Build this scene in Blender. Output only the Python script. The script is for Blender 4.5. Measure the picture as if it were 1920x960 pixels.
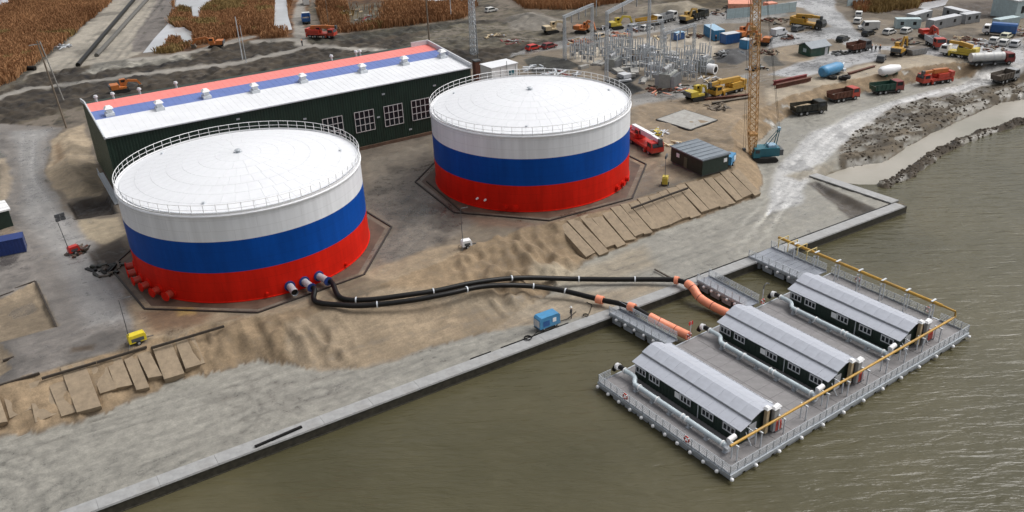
import bpy, bmesh, math, random
import numpy as np
from mathutils import Vector, Matrix
for o in list(bpy.data.objects): bpy.data.objects.remove(o)
S = bpy.context.scene
COL = S.collection
R_ = math.radians
# ---------------------------------------------------------------- camera, sky, sun, exposure
cd = bpy.data.cameras.new('camera'); cam = bpy.data.objects.new('camera', cd); COL.objects.link(cam)
cd.sensor_width = 36.0; cd.lens = 36.0*1639.96/1920.0; cd.clip_start = 1.0; cd.clip_end = 6000.0
cr = Vector((0.84779395, -0.52906783, -0.03650551)); cu = Vector((0.26696874, 0.36629374, 0.89137904)); cf = Vector((0.45822823, 0.76545158, -0.45178619))
M4 = Matrix((( cr.x, cu.x, -cf.x, -28.2805), (cr.y, cu.y, -cf.y, -122.8174), (cr.z, cu.z, -cf.z, 57.298), (0, 0, 0, 1)))
cam.matrix_world = M4
S.camera = cam
SUN_EL, SUN_AZ = R_(55), R_(102)          # direction the light comes from: azimuth measured from +y clockwise
world = bpy.data.worlds.new('World'); S.world = world; world.use_nodes = True
nt = world.node_tree; nt.nodes.clear()
wo = nt.nodes.new('ShaderNodeOutputWorld'); bg = nt.nodes.new('ShaderNodeBackground'); sk = nt.nodes.new('ShaderNodeTexSky')
sk.sky_type = 'NISHITA'; sk.sun_disc = False; sk.sun_elevation = SUN_EL; sk.sun_rotation = SUN_AZ
sk.air_density = 1.0; sk.dust_density = 6.0; sk.ozone_density = 1.0
hs = nt.nodes.new('ShaderNodeHueSaturation'); hs.inputs['Saturation'].default_value = 0.22
nt.links.new(sk.outputs[0], hs.inputs['Color']); nt.links.new(hs.outputs[0], bg.inputs['Color']); nt.links.new(bg.outputs[0], wo.inputs['Surface'])
bg.inputs['Strength'].default_value = 0.15
sd = bpy.data.lights.new('sun', 'SUN'); sd.energy = 1.2; sd.angle = R_(30); sd.color = (1.0, 0.985, 0.965)
sun = bpy.data.objects.new('sun', sd); COL.objects.link(sun)
sdir = Vector((math.sin(SUN_AZ)*math.cos(SUN_EL), math.cos(SUN_AZ)*math.cos(SUN_EL), math.sin(SUN_EL)))
sun.rotation_euler = sdir.to_track_quat('Z', 'Y').to_euler(); sun.location = (0, -60, 90)
S.view_settings.view_transform = 'Standard'; S.view_settings.look = 'None'; S.view_settings.exposure = 0.05; S.view_settings.gamma = 1.0
S.view_settings.use_curve_mapping = False

random.seed(7); RNG = np.random.RandomState(7)
# ---------------------------------------------------------------- materials
MATS = {}
def mat(name, col, rough=0.6, metal=0.0, var=0.18, scale=1.5, bump=0.0, spec=0.5, streak=None, dirt=0.0):
    if name in MATS: return MATS[name]
    m = bpy.data.materials.new(name); m.use_nodes = True; MATS[name] = m
    t = m.node_tree; b = t.nodes['Principled BSDF']
    b.inputs['Roughness'].default_value = rough; b.inputs['Metallic'].default_value = metal
    b.inputs['Specular IOR Level'].default_value = spec
    tc = t.nodes.new('ShaderNodeTexCoord'); mp = t.nodes.new('ShaderNodeMapping')
    t.links.new(tc.outputs['Object'], mp.inputs['Vector'])
    if streak: mp.inputs['Scale'].default_value = streak
    n = t.nodes.new('ShaderNodeTexNoise'); n.inputs['Scale'].default_value = scale; n.inputs['Detail'].default_value = 6; n.inputs['Roughness'].default_value = 0.65
    t.links.new(mp.outputs[0], n.inputs['Vector'])
    rp = t.nodes.new('ShaderNodeValToRGB')
    lo = 1 - var; hi = 1 + var*0.5
    rp.color_ramp.elements[0].position = 0.3; rp.color_ramp.elements[1].position = 0.72
    c = col
    rp.color_ramp.elements[0].color = (c[0]*lo, c[1]*lo, c[2]*lo, 1); rp.color_ramp.elements[1].color = (min(1, c[0]*hi), min(1, c[1]*hi), min(1, c[2]*hi), 1)
    t.links.new(n.outputs['Fac'], rp.inputs['Fac'])
    out = rp.outputs['Color']
    if dirt > 0:
        n2 = t.nodes.new('ShaderNodeTexNoise'); n2.inputs['Scale'].default_value = scale*0.37; n2.inputs['Detail'].default_value = 8
        t.links.new(tc.outputs['Object'], n2.inputs['Vector'])
        r2 = t.nodes.new('ShaderNodeValToRGB'); r2.color_ramp.elements[0].position = 0.5; r2.color_ramp.elements[1].position = 0.75
        r2.color_ramp.elements[0].color = (0, 0, 0, 1); r2.color_ramp.elements[1].color = (dirt, dirt, dirt, 1)
        t.links.new(n2.outputs['Fac'], r2.inputs['Fac'])
        mx = t.nodes.new('ShaderNodeMixRGB'); mx.inputs['Color2'].default_value = (0.16, 0.13, 0.09, 1)
        t.links.new(r2.outputs['Color'], mx.inputs['Fac']); t.links.new(out, mx.inputs['Color1']); out = mx.outputs['Color']
    t.links.new(out, b.inputs['Base Color'])
    if bump > 0:
        bp = t.nodes.new('ShaderNodeBump'); bp.inputs['Strength'].default_value = bump; bp.inputs['Distance'].default_value = 0.08
        t.links.new(n.outputs['Fac'], bp.inputs['Height']); t.links.new(bp.outputs['Normal'], b.inputs['Normal'])
    return m

WHITE = mat('white_paint', (0.80, 0.80, 0.80), 0.45, var=0.05, scale=0.5)
ROOFW = mat('white_roof_paint', (0.72, 0.73, 0.75), 0.5, var=0.08, scale=0.35)
TWHITE = mat('tank_white', (0.82, 0.84, 0.87), 0.4, var=0.05, scale=0.3, streak=(1, 1, 0.25))
TBLUE = mat('tank_blue', (0.002, 0.070, 0.36), 0.5, var=0.2, scale=0.5, streak=(1, 1, 0.3), spec=0.12)
TRED = mat('tank_red', (0.70, 0.016, 0.006), 0.5, var=0.2, scale=0.5, streak=(1, 1, 0.3), spec=0.12)
GALV = mat('galvanised_steel', (0.46, 0.49, 0.52), 0.45, metal=0.3, var=0.15)
LGALV = mat('pale_galvanised_steel', (0.62, 0.65, 0.68), 0.45, metal=0.2, var=0.12)
DGREY = mat('dark_grey_steel', (0.09, 0.095, 0.10), 0.55, var=0.3)
BLACK = mat('black_rubber', (0.008, 0.0075, 0.007), 0.4, var=0.5, scale=2.0, spec=0.25)
TYRE = mat('tyre_rubber', (0.02, 0.019, 0.017), 0.85, var=0.5)
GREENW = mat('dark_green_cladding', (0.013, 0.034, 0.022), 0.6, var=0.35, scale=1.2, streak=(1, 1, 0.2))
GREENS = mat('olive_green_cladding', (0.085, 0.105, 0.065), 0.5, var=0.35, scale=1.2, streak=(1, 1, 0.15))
HGREEN = mat('hut_green_cladding', (0.012, 0.028, 0.020), 0.5, var=0.35)
RRED = mat('roof_red_sheet', (0.80, 0.23, 0.20), 0.5, var=0.1, scale=0.6)
RBLUE = mat('roof_blue_sheet', (0.125, 0.185, 0.43), 0.5, var=0.12, scale=0.6)
ROOFG = mat('grey_roof_sheet', (0.42, 0.44, 0.49), 0.5, metal=0.0, var=0.12, scale=0.8)
HROOF = mat('dull_grey_roofing', (0.20, 0.23, 0.26), 0.5, var=0.2)
CONC = mat('concrete', (0.36, 0.35, 0.325), 0.7, var=0.28, scale=1.4, bump=0.3, dirt=0.25)
CAPC = mat('quay_concrete', (0.335, 0.335, 0.33), 0.5, var=0.25, scale=0.9, bump=0.25, dirt=0.3)
FOUND = mat('rust_stained_concrete', (0.13, 0.075, 0.048), 0.75, var=0.45, scale=0.8, bump=0.3)
FTOP = mat('foundation_screed', (0.105, 0.064, 0.042), 0.6, var=0.5, scale=0.35, bump=0.2, dirt=0.5)
QFACE = mat('wet_quay_face', (0.05, 0.045, 0.034), 0.55, var=0.6, scale=1.5, bump=0.4)
YEL = mat('yellow_paint', (0.47, 0.265, 0.035), 0.45, var=0.15, dirt=0.45)
PYEL = mat('pale_yellow_paint', (0.52, 0.40, 0.05), 0.45, var=0.15, dirt=0.4)
CRY = mat('crane_boom_orange', (0.50, 0.27, 0.085), 0.5, var=0.3)
ORA = mat('orange_paint', (0.48, 0.15, 0.035), 0.45, var=0.2, dirt=0.5)
FLOATO = mat('float_orange', (0.86, 0.30, 0.17), 0.5, var=0.18, scale=1.0)
REDP = mat('red_paint', (0.55, 0.03, 0.02), 0.4, var=0.2, dirt=0.4)
DRED = mat('maroon_paint', (0.22, 0.03, 0.03), 0.5, var=0.3, dirt=0.4)
BRED = mat('bright_red_paint', (0.45, 0.045, 0.025), 0.4, var=0.2, dirt=0.4)
BLUEP = mat('blue_paint', (0.02, 0.10, 0.30), 0.4, var=0.2, dirt=0.3)
SBLUE = mat('steel_blue_paint', (0.06, 0.25, 0.46), 0.4, var=0.2, dirt=0.3)
LBLUE = mat('light_blue_paint', (0.32, 0.48, 0.62), 0.45, var=0.15)
NAVY = mat('navy_paint', (0.012, 0.035, 0.16), 0.45, var=0.2)
TEAL = mat('teal_paint', (0.014, 0.125, 0.165), 0.4, var=0.2, dirt=0.15)
PALET = mat('pale_teal_sheet', (0.42, 0.52, 0.54), 0.5, var=0.2)
GRNP = mat('green_paint', (0.015, 0.065, 0.045), 0.5, var=0.3, dirt=0.4)
OLIV = mat('olive_black_paint', (0.02, 0.022, 0.017), 0.5, var=0.4, dirt=0.5)
GLASS = mat('dark_glass', (0.018, 0.022, 0.026), 0.12, var=0.3)
MUDM = mat('muddy_steel', (0.12, 0.10, 0.08), 0.7, var=0.4, dirt=0.5)
RUST = mat('rusty_steel', (0.13, 0.05, 0.03), 0.8, var=0.45)
SANDM = mat('loose_sand', (0.34, 0.265, 0.175), 0.95, var=0.3, scale=2.0, bump=0.5)
SLABM = mat('packed_sand_slab', (0.272, 0.210, 0.142), 0.9, var=0.25, scale=1.2, bump=0.5)
VWHITE = mat('muddy_white_paint', (0.60, 0.60, 0.58), 0.45, var=0.15, scale=1.2, dirt=0.35)
SKIN = mat('skin', (0.45, 0.27, 0.19), 0.6, var=0.1)
CLOTHD = mat('dark_clothes', (0.02, 0.022, 0.03), 0.8, var=0.3)
CLOTHB = mat('dark_blue_trousers', (0.02, 0.025, 0.04), 0.8, var=0.3)
HELMO = mat('orange_helmet', (0.75, 0.25, 0.06), 0.4, var=0.05)
HELMW = mat('white_helmet', (0.75, 0.75, 0.72), 0.4, var=0.05)
DECK = mat('deck_plate', (0.235, 0.225, 0.225), 0.55, metal=0.1, var=0.2, scale=1.0, bump=0.2)
GRATE = mat('walkway_grating', (0.30, 0.32, 0.36), 0.55, metal=0.2, var=0.25, scale=6.0, bump=0.4)
TARP = mat('salmon_sheet', (0.72, 0.30, 0.20), 0.6, var=0.2)
GRYP = mat('grey_paint', (0.32, 0.33, 0.34), 0.5, var=0.2, dirt=0.15)
LGRY = mat('light_grey_panel', (0.55, 0.56, 0.58), 0.5, var=0.15, dirt=0.1)
WOOD = mat('weathered_wood', (0.20, 0.16, 0.12), 0.85, var=0.35, streak=(4, 4, 0.4))
CPOLE = mat('pole_concrete', (0.30, 0.29, 0.27), 0.8, var=0.25)
TANP = mat('tan_paint', (0.55, 0.44, 0.28), 0.5, var=0.15)

def plate_seams(m, radius, w=6.0, h=1.5, amt=0.10):
    t = m.node_tree; b = t.nodes['Principled BSDF']; src = b.inputs['Base Color'].links[0].from_socket
    tc = t.nodes.new('ShaderNodeTexCoord'); sp = t.nodes.new('ShaderNodeSeparateXYZ'); t.links.new(tc.outputs['Object'], sp.inputs[0])
    an = t.nodes.new('ShaderNodeMath'); an.operation = 'ARCTAN2'; t.links.new(sp.outputs['Y'], an.inputs[0]); t.links.new(sp.outputs['X'], an.inputs[1])
    mu = t.nodes.new('ShaderNodeMath'); mu.operation = 'MULTIPLY'; mu.inputs[1].default_value = radius; t.links.new(an.outputs[0], mu.inputs[0])
    cx = t.nodes.new('ShaderNodeCombineXYZ'); t.links.new(mu.outputs[0], cx.inputs['X']); t.links.new(sp.outputs['Z'], cx.inputs['Y'])
    br = t.nodes.new('ShaderNodeTexBrick'); br.inputs['Scale'].default_value = 1.0; br.inputs['Mortar Size'].default_value = 0.035; br.inputs['Mortar Smooth'].default_value = 0.3
    br.inputs['Brick Width'].default_value = w; br.inputs['Row Height'].default_value = h
    br.inputs['Color1'].default_value = (1, 1, 1, 1); br.inputs['Color2'].default_value = (1-amt*0.45,)*3+(1,); br.inputs['Mortar'].default_value = (1-amt*1.6,)*3+(1,)
    t.links.new(cx.outputs[0], br.inputs['Vector'])
    # rain streaks: noise squeezed along the girth
    m2 = t.nodes.new('ShaderNodeMapping'); m2.inputs['Scale'].default_value = (1.4, 0.06, 1); t.links.new(cx.outputs[0], m2.inputs['Vector'])
    nz = t.nodes.new('ShaderNodeTexNoise'); nz.inputs['Scale'].default_value = 1.0; nz.inputs['Detail'].default_value = 5; t.links.new(m2.outputs[0], nz.inputs['Vector'])
    mr = t.nodes.new('ShaderNodeMapRange'); mr.inputs[1].default_value = 0.35; mr.inputs[2].default_value = 0.7; mr.inputs[3].default_value = 1.0; mr.inputs[4].default_value = 1-amt*1.3; t.links.new(nz.outputs['Fac'], mr.inputs[0])
    x1 = t.nodes.new('ShaderNodeMixRGB'); x1.blend_type = 'MULTIPLY'; x1.inputs['Fac'].default_value = 1; t.links.new(src, x1.inputs['Color1']); t.links.new(br.outputs['Color'], x1.inputs['Color2'])
    x2 = t.nodes.new('ShaderNodeVectorMath'); x2.operation = 'SCALE'; t.links.new(x1.outputs[0], x2.inputs[0]); t.links.new(mr.outputs[0], x2.inputs['Scale'])
    t.links.new(x2.outputs[0], b.inputs['Base Color'])
for m_ in (TWHITE, TBLUE, TRED): plate_seams(m_, 17.1)

# ---------------------------------------------------------------- mesh helpers
class MB:
    def __init__(s): s.v = []; s.f = []
    def b(s, x0, x1, y0, y1, z0, z1):
        i = len(s.v)
        s.v += [(x0,y0,z0),(x1,y0,z0),(x1,y1,z0),(x0,y1,z0),(x0,y0,z1),(x1,y0,z1),(x1,y1,z1),(x0,y1,z1)]
        s.f += [(i,i+3,i+2,i+1),(i+4,i+5,i+6,i+7),(i,i+1,i+5,i+4),(i+1,i+2,i+6,i+5),(i+2,i+3,i+7,i+6),(i+3,i,i+4,i+7)]
        return s
    def hexa(s, p):                      # 8 points, bottom 4 ccw then top 4
        i = len(s.v); s.v += [tuple(q) for q in p]
        s.f += [(i,i+3,i+2,i+1),(i+4,i+5,i+6,i+7),(i,i+1,i+5,i+4),(i+1,i+2,i+6,i+5),(i+2,i+3,i+7,i+6),(i+3,i,i+4,i+7)]
        return s
    def bar(s, p, q, w, h=None):         # square bar between two points
        h = h or w; p = Vector(p); q = Vector(q); d = (q-p).normalized()
        up = Vector((0,0,1)) if abs(d.z) < 0.95 else Vector((0,1,0))
        a = d.cross(up).normalized()*(w/2); c = a.normalized().cross(d)*(h/2)
        s.hexa([p-a-c, p+a-c, q+a-c, q-a-c, p-a+c, p+a+c, q+a+c, q-a+c]); return s
    def cyl(s, p, q, r, r2=None, n=10, caps=True):
        r2 = r if r2 is None else r2; p = Vector(p); q = Vector(q); d = (q-p).normalized()
        up = Vector((0,0,1)) if abs(d.z) < 0.95 else Vector((1,0,0))
        a = d.cross(up).normalized(); c = a.cross(d); i = len(s.v)
        for k in range(n):
            t = 2*math.pi*k/n; e = a*math.cos(t)+c*math.sin(t); s.v += [tuple(p+e*r), tuple(q+e*r2)]
        for k in range(n):
            j = (k+1) % n; s.f.append((i+2*k, i+2*k+1, i+2*j+1, i+2*j))
        if caps: s.f.append(tuple(i+2*k for k in range(n))); s.f.append(tuple(i+2*k+1 for k in reversed(range(n))))
        return s
    def tube(s, path, r, n=10, caps=True):
        P = [Vector(p) for p in path]; i0 = len(s.v); m = len(P)
        ref = Vector((0,0,1))
        for k in range(m):
            d = (P[min(k+1,m-1)]-P[max(k-1,0)]).normalized()
            if abs(d.dot(ref)) > 0.97: ref = Vector((0.3,0.9,0.2)).normalized()
            a = d.cross(ref).normalized(); c = a.cross(d)
            rr = r[k] if isinstance(r, (list, tuple)) else r
            for t in range(n):
                th = 2*math.pi*t/n; s.v.append(tuple(P[k]+(a*math.cos(th)+c*math.sin(th))*rr))
        for k in range(m-1):
            for t in range(n):
                u = (t+1) % n; s.f.append((i0+k*n+t, i0+k*n+u, i0+(k+1)*n+u, i0+(k+1)*n+t))
        if caps: s.f.append(tuple(i0+t for t in reversed(range(n)))); s.f.append(tuple(i0+(m-1)*n+t for t in range(n)))
        return s
    def lathe(s, prof, n=48, cx=0, cy=0, closed=False):
        i = len(s.v); m = len(prof)
        for k in range(n):
            t = 2*math.pi*k/n
            for (r, z) in prof: s.v.append((cx+r*math.cos(t), cy+r*math.sin(t), z))
        for k in range(n):
            j = (k+1) % n
            for q in range(m-1 if not closed else m):
                w = (q+1) % m; s.f.append((i+k*m+q, i+j*m+q, i+j*m+w, i+k*m+w))
        return s
    def ring(s, r, z, t, n=64, cx=0, cy=0):   # torus with square-ish section
        return s.lathe([(r-t,z),(r,z-t),(r+t,z),(r,z+t)], n, cx, cy, True)
    def prism(s, poly, z0, z1):          # poly in xy
        i = len(s.v); n = len(poly)
        s.v += [(p[0],p[1],z0) for p in poly]+[(p[0],p[1],z1) for p in poly]
        s.f.append(tuple(i+k for k in reversed(range(n)))); s.f.append(tuple(i+n+k for k in range(n)))
        for k in range(n): j = (k+1) % n; s.f.append((i+k,i+j,i+n+j,i+n+k))
        return s
    def profx(s, poly, y0, y1):          # poly in xz, extruded along y
        i = len(s.v); n = len(poly)
        s.v += [(p[0],y0,p[1]) for p in poly]+[(p[0],y1,p[1]) for p in poly]
        s.f.append(tuple(i+k for k in range(n))); s.f.append(tuple(i+n+k for k in reversed(range(n))))
        for k in range(n): j = (k+1) % n; s.f.append((i+k,i+n+k,i+n+j,i+j))
        return s
    def profy(s, poly, x0, x1):          # poly in yz, extruded along x
        i = len(s.v); n = len(poly)
        s.v += [(x0,p[0],p[1]) for p in poly]+[(x1,p[0],p[1]) for p in poly]
        s.f.append(tuple(i+k for k in reversed(range(n)))); s.f.append(tuple(i+n+k for k in range(n)))
        for k in range(n): j = (k+1) % n; s.f.append((i+k,i+j,i+n+j,i+n+k))
        return s
    def ball(s, c, r, n=10, sz=1.0):
        prof = [(max(1e-4, r*math.sin(math.pi*k/(n//2+1))), c[2]-sz*r*math.cos(math.pi*k/(n//2+1))) for k in range(n//2+2)]
        return s.lathe(prof, n, c[0], c[1])
    def mesh(s, name, m):
        me = bpy.data.meshes.new(name); me.from_pydata(s.v, [], s.f); me.update()
        if isinstance(m, (list, tuple)):
            for k in m: me.materials.append(k)
        else: me.materials.append(m)
        return me
    def build(s, name, m, parent=None, smooth=False, loc=None, rz=0.0):
        me = s.mesh(name, m)
        if smooth: smooth_by_angle(me)
        return link(name, me, parent, loc, rz)
def smooth_by_angle(me, ang=0.7):
    me.polygons.foreach_set('use_smooth', [True]*len(me.polygons))
    bm = bmesh.new(); bm.from_mesh(me)
    bmesh.ops.recalc_face_normals(bm, faces=bm.faces)
    for e in bm.edges:
        if len(e.link_faces) == 2 and e.calc_face_angle(0) > ang: e.smooth = False
    bm.to_mesh(me); bm.free()
def link(name, me, parent=None, loc=None, rz=0.0):
    o = bpy.data.objects.new(name, me); COL.objects.link(o)
    if parent is not None: o.parent = parent
    if loc is not None: o.location = loc
    if rz: o.rotation_euler.z = rz
    return o
def thing(name, label, cat, loc=(0,0,0), rz=0.0, group=None):
    o = bpy.data.objects.new(name, None); COL.objects.link(o); o.empty_display_size = 0.3
    o.location = loc; o.rotation_euler.z = rz
    return tag(o, label, cat, group)
def tag(o, label=None, cat=None, group=None, kind=None):
    if label: o['label'] = label
    if cat: o['category'] = cat
    if group: o['group'] = group
    if kind: o['kind'] = kind
    return o
def dup(root, loc, rz=0.0, label=None, group=None, scale=None):
    r = root.copy(); COL.objects.link(r); r.location = loc; r.rotation_euler.z = rz
    if label: r['label'] = label
    if group: r['group'] = group
    if scale: r.scale = scale
    for ch in list(root.children):
        c = ch.copy(); COL.objects.link(c); c.parent = r
        for g in ch.children:
            d = g.copy(); COL.objects.link(d); d.parent = c
    return r
def on(loc, z): return (loc[0], loc[1], z)
def catmull(pts, n=8):
    P = [Vector(p) for p in pts]; out = []
    for i in range(len(P)-1):
        a = P[max(i-1,0)]; b = P[i]; c = P[i+1]; d = P[min(i+2,len(P)-1)]
        for k in range(n):
            t = k/n
            out.append(0.5*((2*b)+(c-a)*t+(2*a-5*b+4*c-d)*t*t+(3*b-a-3*c+d)*t**3))
    out.append(P[-1]); return out
# ---------------------------------------------------------------- terrain
def _hash(ix, iy, seed):
    h = (ix.astype(np.int64)*374761393 + iy.astype(np.int64)*668265263 + seed*974711) & 0x7fffffff
    h = ((h ^ (h >> 13))*1274126177) & 0x7fffffff
    return ((h ^ (h >> 16)) & 0xffff)/65535.0
def vnoise(x, y, seed=0):
    ix = np.floor(x); iy = np.floor(y); fx = x-ix; fy = y-iy
    fx = fx*fx*(3-2*fx); fy = fy*fy*(3-2*fy)
    a = _hash(ix,iy,seed); b = _hash(ix+1,iy,seed); c = _hash(ix,iy+1,seed); d = _hash(ix+1,iy+1,seed)
    return (a*(1-fx)+b*fx)*(1-fy)+(c*(1-fx)+d*fx)*fy
def fbm(x, y, seed=0, oct=4):
    s = 0; a = 0.5; t = 0
    for k in range(oct): s = s+a*vnoise(x, y, seed+k*17); t += a; x = x*2.03+7.1; y = y*2.03+3.7; a *= 0.5
    return s/t-0.5
def sdist(poly, X, Y):                      # signed distance, positive inside
    P = np.array(poly, float); inside = np.zeros(X.shape, bool); d2 = np.full(X.shape, 1e12)
    for i in range(len(P)):
        a = P[i]; b = P[(i+1) % len(P)]; e = b-a
        t = np.clip(((X-a[0])*e[0]+(Y-a[1])*e[1])/(e@e+1e-9), 0, 1)
        d2 = np.minimum(d2, (X-a[0]-t*e[0])**2+(Y-a[1]-t*e[1])**2)
        if a[1] != b[1]:
            c = ((a[1] > Y) != (b[1] > Y)) & (X < (b[0]-a[0])*(Y-a[1])/(b[1]-a[1])+a[0]); inside ^= c
    d = np.sqrt(d2); return np.where(inside, d, -d)
def ldist(line, X, Y):
    P = np.array(line, float); d2 = np.full(X.shape, 1e12)
    for i in range(len(P)-1):
        a = P[i]; e = P[i+1]-a; t = np.clip(((X-a[0])*e[0]+(Y-a[1])*e[1])/(e@e+1e-9), 0, 1)
        d2 = np.minimum(d2, (X-a[0]-t*e[0])**2+(Y-a[1]-t*e[1])**2)
    return np.sqrt(d2)
def sstep(d, a, b):
    t = np.clip((d-a)/(b-a), 0, 1); return t*t*(3-2*t)
def axis(lo, hi, step, far_lo, far_hi, mid_lo, mid_hi, mstep):
    a = list(np.arange(lo, hi+1e-6, step))
    v = a[-1]
    while v < mid_hi: v += mstep; a.append(v)
    g = mstep
    while v < far_hi: g *= 1.25; v += g; a.append(v)
    v = lo; b = []
    while v > mid_lo: v -= mstep; b.append(v)
    g = mstep
    while v > far_lo: g *= 1.25; v -= g; b.append(v)
    return np.array(b[::-1]+a)
XS = axis(-60, 112, 0.38, -1600, 2200, -90, 265, 0.75); YS = axis(-46, 36, 0.38, -60, 2200, -46.1, 275, 0.75)
XX, YY = np.meshgrid(XS, YS, indexing='ij')
SH = XX.shape
# two levels: yard at z = 0, apron and haul road at z = -2
CR = np.array([(-300,-16.5),(-60,-17.5),(-36,-17.8),(-18,-19.1),(-8,-19.6),(-2.8,-21.5),(8,-22.6),(18,-21.5),(26,-19.8),(38,-18.6),(50.8,-20.6),(67,-19.6),(78.4,-19.6),(86,-13),(94,-5),(102,0.5),(112,2.8),(120,4.2),(133,5.0),(145,3.6),(158,2.2),(170,-1.0),(181,-10),(186,-24),(200,-44),(2500,-300)])
FT = np.array([(-300,-26),(-60,-26.5),(-37,-26.9),(-29.4,-29),(-25,-28.3),(-18.5,-27.3),(-8.8,-28),(-3.3,-34.5),(1.3,-37.1),(9.6,-37.9),(18,-39.2),(30,-35.5),(38.5,-31),(56.5,-28.9),(76,-28.6),(82,-25),(88,-18),(96,-10),(103,-5.5),(116,-2.2),(129,-2.75),(141,-4.6),(156,-6),(173,-13),(184,-40),(200,-70),(2500,-400)])
FT = np.array((-28.28,-122.82))+(FT-np.array((-28.28,-122.82)))*1.0253
FT = np.array([p for p in FT.tolist() if p[0] < 101]+[(106,-4.2),(112,-1.4),(119.5,0.3),(132,1.4),(144,0.0),(158,-1.6),(168,-5.5),(178,-16),(190,-45),(205,-70),(2500,-400)])
gul = np.abs(fbm(XX/2.6, YY/11, 13, 2))*2.0; leftb = sstep(-XX, -2, 4)
wx = XX+1.2*fbm(XX/5, YY/5, 3, 2); wy = YY+1.2*fbm(XX/4, YY/4, 9, 3)-leftb*1.6*(gul-0.3)
yc = np.interp(wx, CR[:,0], CR[:,1]); yf = np.interp(wx, FT[:,0], FT[:,1])
sl = np.clip((wy-yf)/(yc-yf), 0, 1)
LOW = -3.5
LOWX = -3.5+1.0*sstep(XX, 97, 112)-0.9*sstep(-YY, 8, 18)*sstep(XX, 97, 112)
ZZ = LOWX*(1-sl)
slope = ((sl > 0.0) & (sl < 1.0)).astype(float)
# lake, lagoon and berm
SHORE = [(-3000,-42.3),(95.6,-42.3),(95.6,-27.6)]+[(97.31,-23.68),(101.97,-23.17),(105.65,-23.19),(108.49,-23.95),(112.99,-25.25),(132.73,-21),(147.22,-19.08),(163.53,-17.34),(170.44,-19.25)]+[(210,-40),(400,-200),(3000,-900),(3000,-4000),(-3000,-4000)]
dl = sdist(SHORE, XX+0.8*fbm(XX/3, YY/3, 5), YY+0.8*fbm(XX/3, YY/3, 6))
ZZ = np.where((XX < 95.6) & (YY < -42.3), -8.0, ZZ)
rl = sstep(dl, -1.2, 2.2); ZZ = np.where(XX > 95.6, ZZ*(1-rl)+(-5.7)*rl, ZZ)
BERM = [(103.23,-33.33),(109.23,-32.73),(115.57,-31.48),(125.28,-29.18),(133.52,-28.2),(143.03,-27.8),(155.29,-28.24)]+[(175,-38),(200,-60)]
db = ldist(BERM, XX+1.5*fbm(XX/3, YY/3, 15), YY+1.5*fbm(XX/3, YY/3, 16))
bermw = sstep(-db, -2.1, -0.5); ZZ = np.maximum(ZZ, -5.9+(1.85+0.9*fbm(XX/1.5, YY/1.5, 21))*bermw)
# colour regions: polygon, linear albedo, wetness, softness, relief amplitude
SAND = (0.255, 0.192, 0.125); APRON = (0.270, 0.258, 0.224); GREY = (0.190, 0.172, 0.155); DARK = (0.055, 0.043, 0.034); WETR = (0.37, 0.37, 0.37)
REED = (0.16, 0.075, 0.03); YARD = (0.188, 0.154, 0.114); DIRT = (0.15, 0.125, 0.098); CAUSE = (0.33, 0.30, 0.25); ASPH = (0.055, 0.053, 0.05); PALE = (0.42, 0.37, 0.30)
CC = np.empty(SH+(3,)); CC[:] = DIRT; WET = np.full(SH, 0.25); REL = np.full(SH, 0.06); REEDW = np.zeros(SH); KIND = np.zeros(SH, int)
pxw = XX+2.2*fbm(XX/7, YY/7, 31, 5); pyw = YY+2.2*fbm(XX/7, YY/7, 47, 5)
hxw = XX+0.5*fbm(XX/2, YY/2, 31, 2); hyw = YY+0.5*fbm(XX/2, YY/2, 47, 2)
def reg(poly, col, wet=0.3, soft=1.0, rel=None, hard=False, kind=None, dz=0.0, dsoft=None, reed=None, mask=None, amt=1.0):
    P = np.array(poly); m = 6
    i0, i1 = np.searchsorted(XS, [P[:,0].min()-m, P[:,0].max()+m]); j0, j1 = np.searchsorted(YS, [P[:,1].min()-m, P[:,1].max()+m])
    sl_ = (slice(i0, i1), slice(j0, j1))
    d = sdist(P, (hxw if hard else pxw)[sl_], (hyw if hard else pyw)[sl_])
    w = sstep(d, -soft*0.5, soft*0.5)
    if mask is not None: w = w*mask[sl_]
    wc = w*amt
    if col is not None: CC[sl_] = CC[sl_]*(1-wc[...,None])+np.array(col)*wc[...,None]; WET[sl_] = WET[sl_]*(1-wc)+wet*wc
    if rel is not None: REL[sl_] = REL[sl_]*(1-w)+rel*w
    if reed is not None: REEDW[sl_] = REEDW[sl_]*(1-w)+reed*w
    if kind is not None: KIND[sl_] = np.where(w > 0.5, kind, KIND[sl_])
    if dz: ZZ[sl_] += dz*(w if dsoft is None else sstep(d, 0, dsoft))
upper = (YY > yc-1).astype(float)
# far field
reg([(-14.73,276.83),(21.43,243.06),(-2.4,181.72),(-21.87,135.76),(-30.25,128.36),(-48.89,180.75),(-51.44,422.37),(-7.42,377.64)], REED, 0.2, 2, 0.1, reed=1)
reg([(-90,170),(-40,290),(40,420),(-200,700),(-900,500)], REED, 0.2, 4, reed=1)
reg([(46.41,249.3),(50.22,216.17),(78.48,189.78),(56.72,133.92),(43.51,139.98),(22.06,138.03),(14.94,142.49),(28.91,186.54)], REED, 0.3, 2, 0.1, reed=1)
reg([(83.82,198.65),(115.65,157.7),(119.74,138.65),(105.28,124.47),(83.77,127.26),(66.8,130.67),(65.26,141.68)], REED, 0.2, 3, 0.15, reed=1)
reg([(85.44,176.69),(101.92,167.89),(83.21,135.86),(70.08,134.47)], (0.12,0.10,0.075), 0.3, 8, 0.3, reed=0.25)
reg([(137.24,148.15),(167.9,119.17),(159.06,109.56),(136.47,112.68),(128.23,123.68)], REED, 0.2, 3, reed=1)
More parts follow.
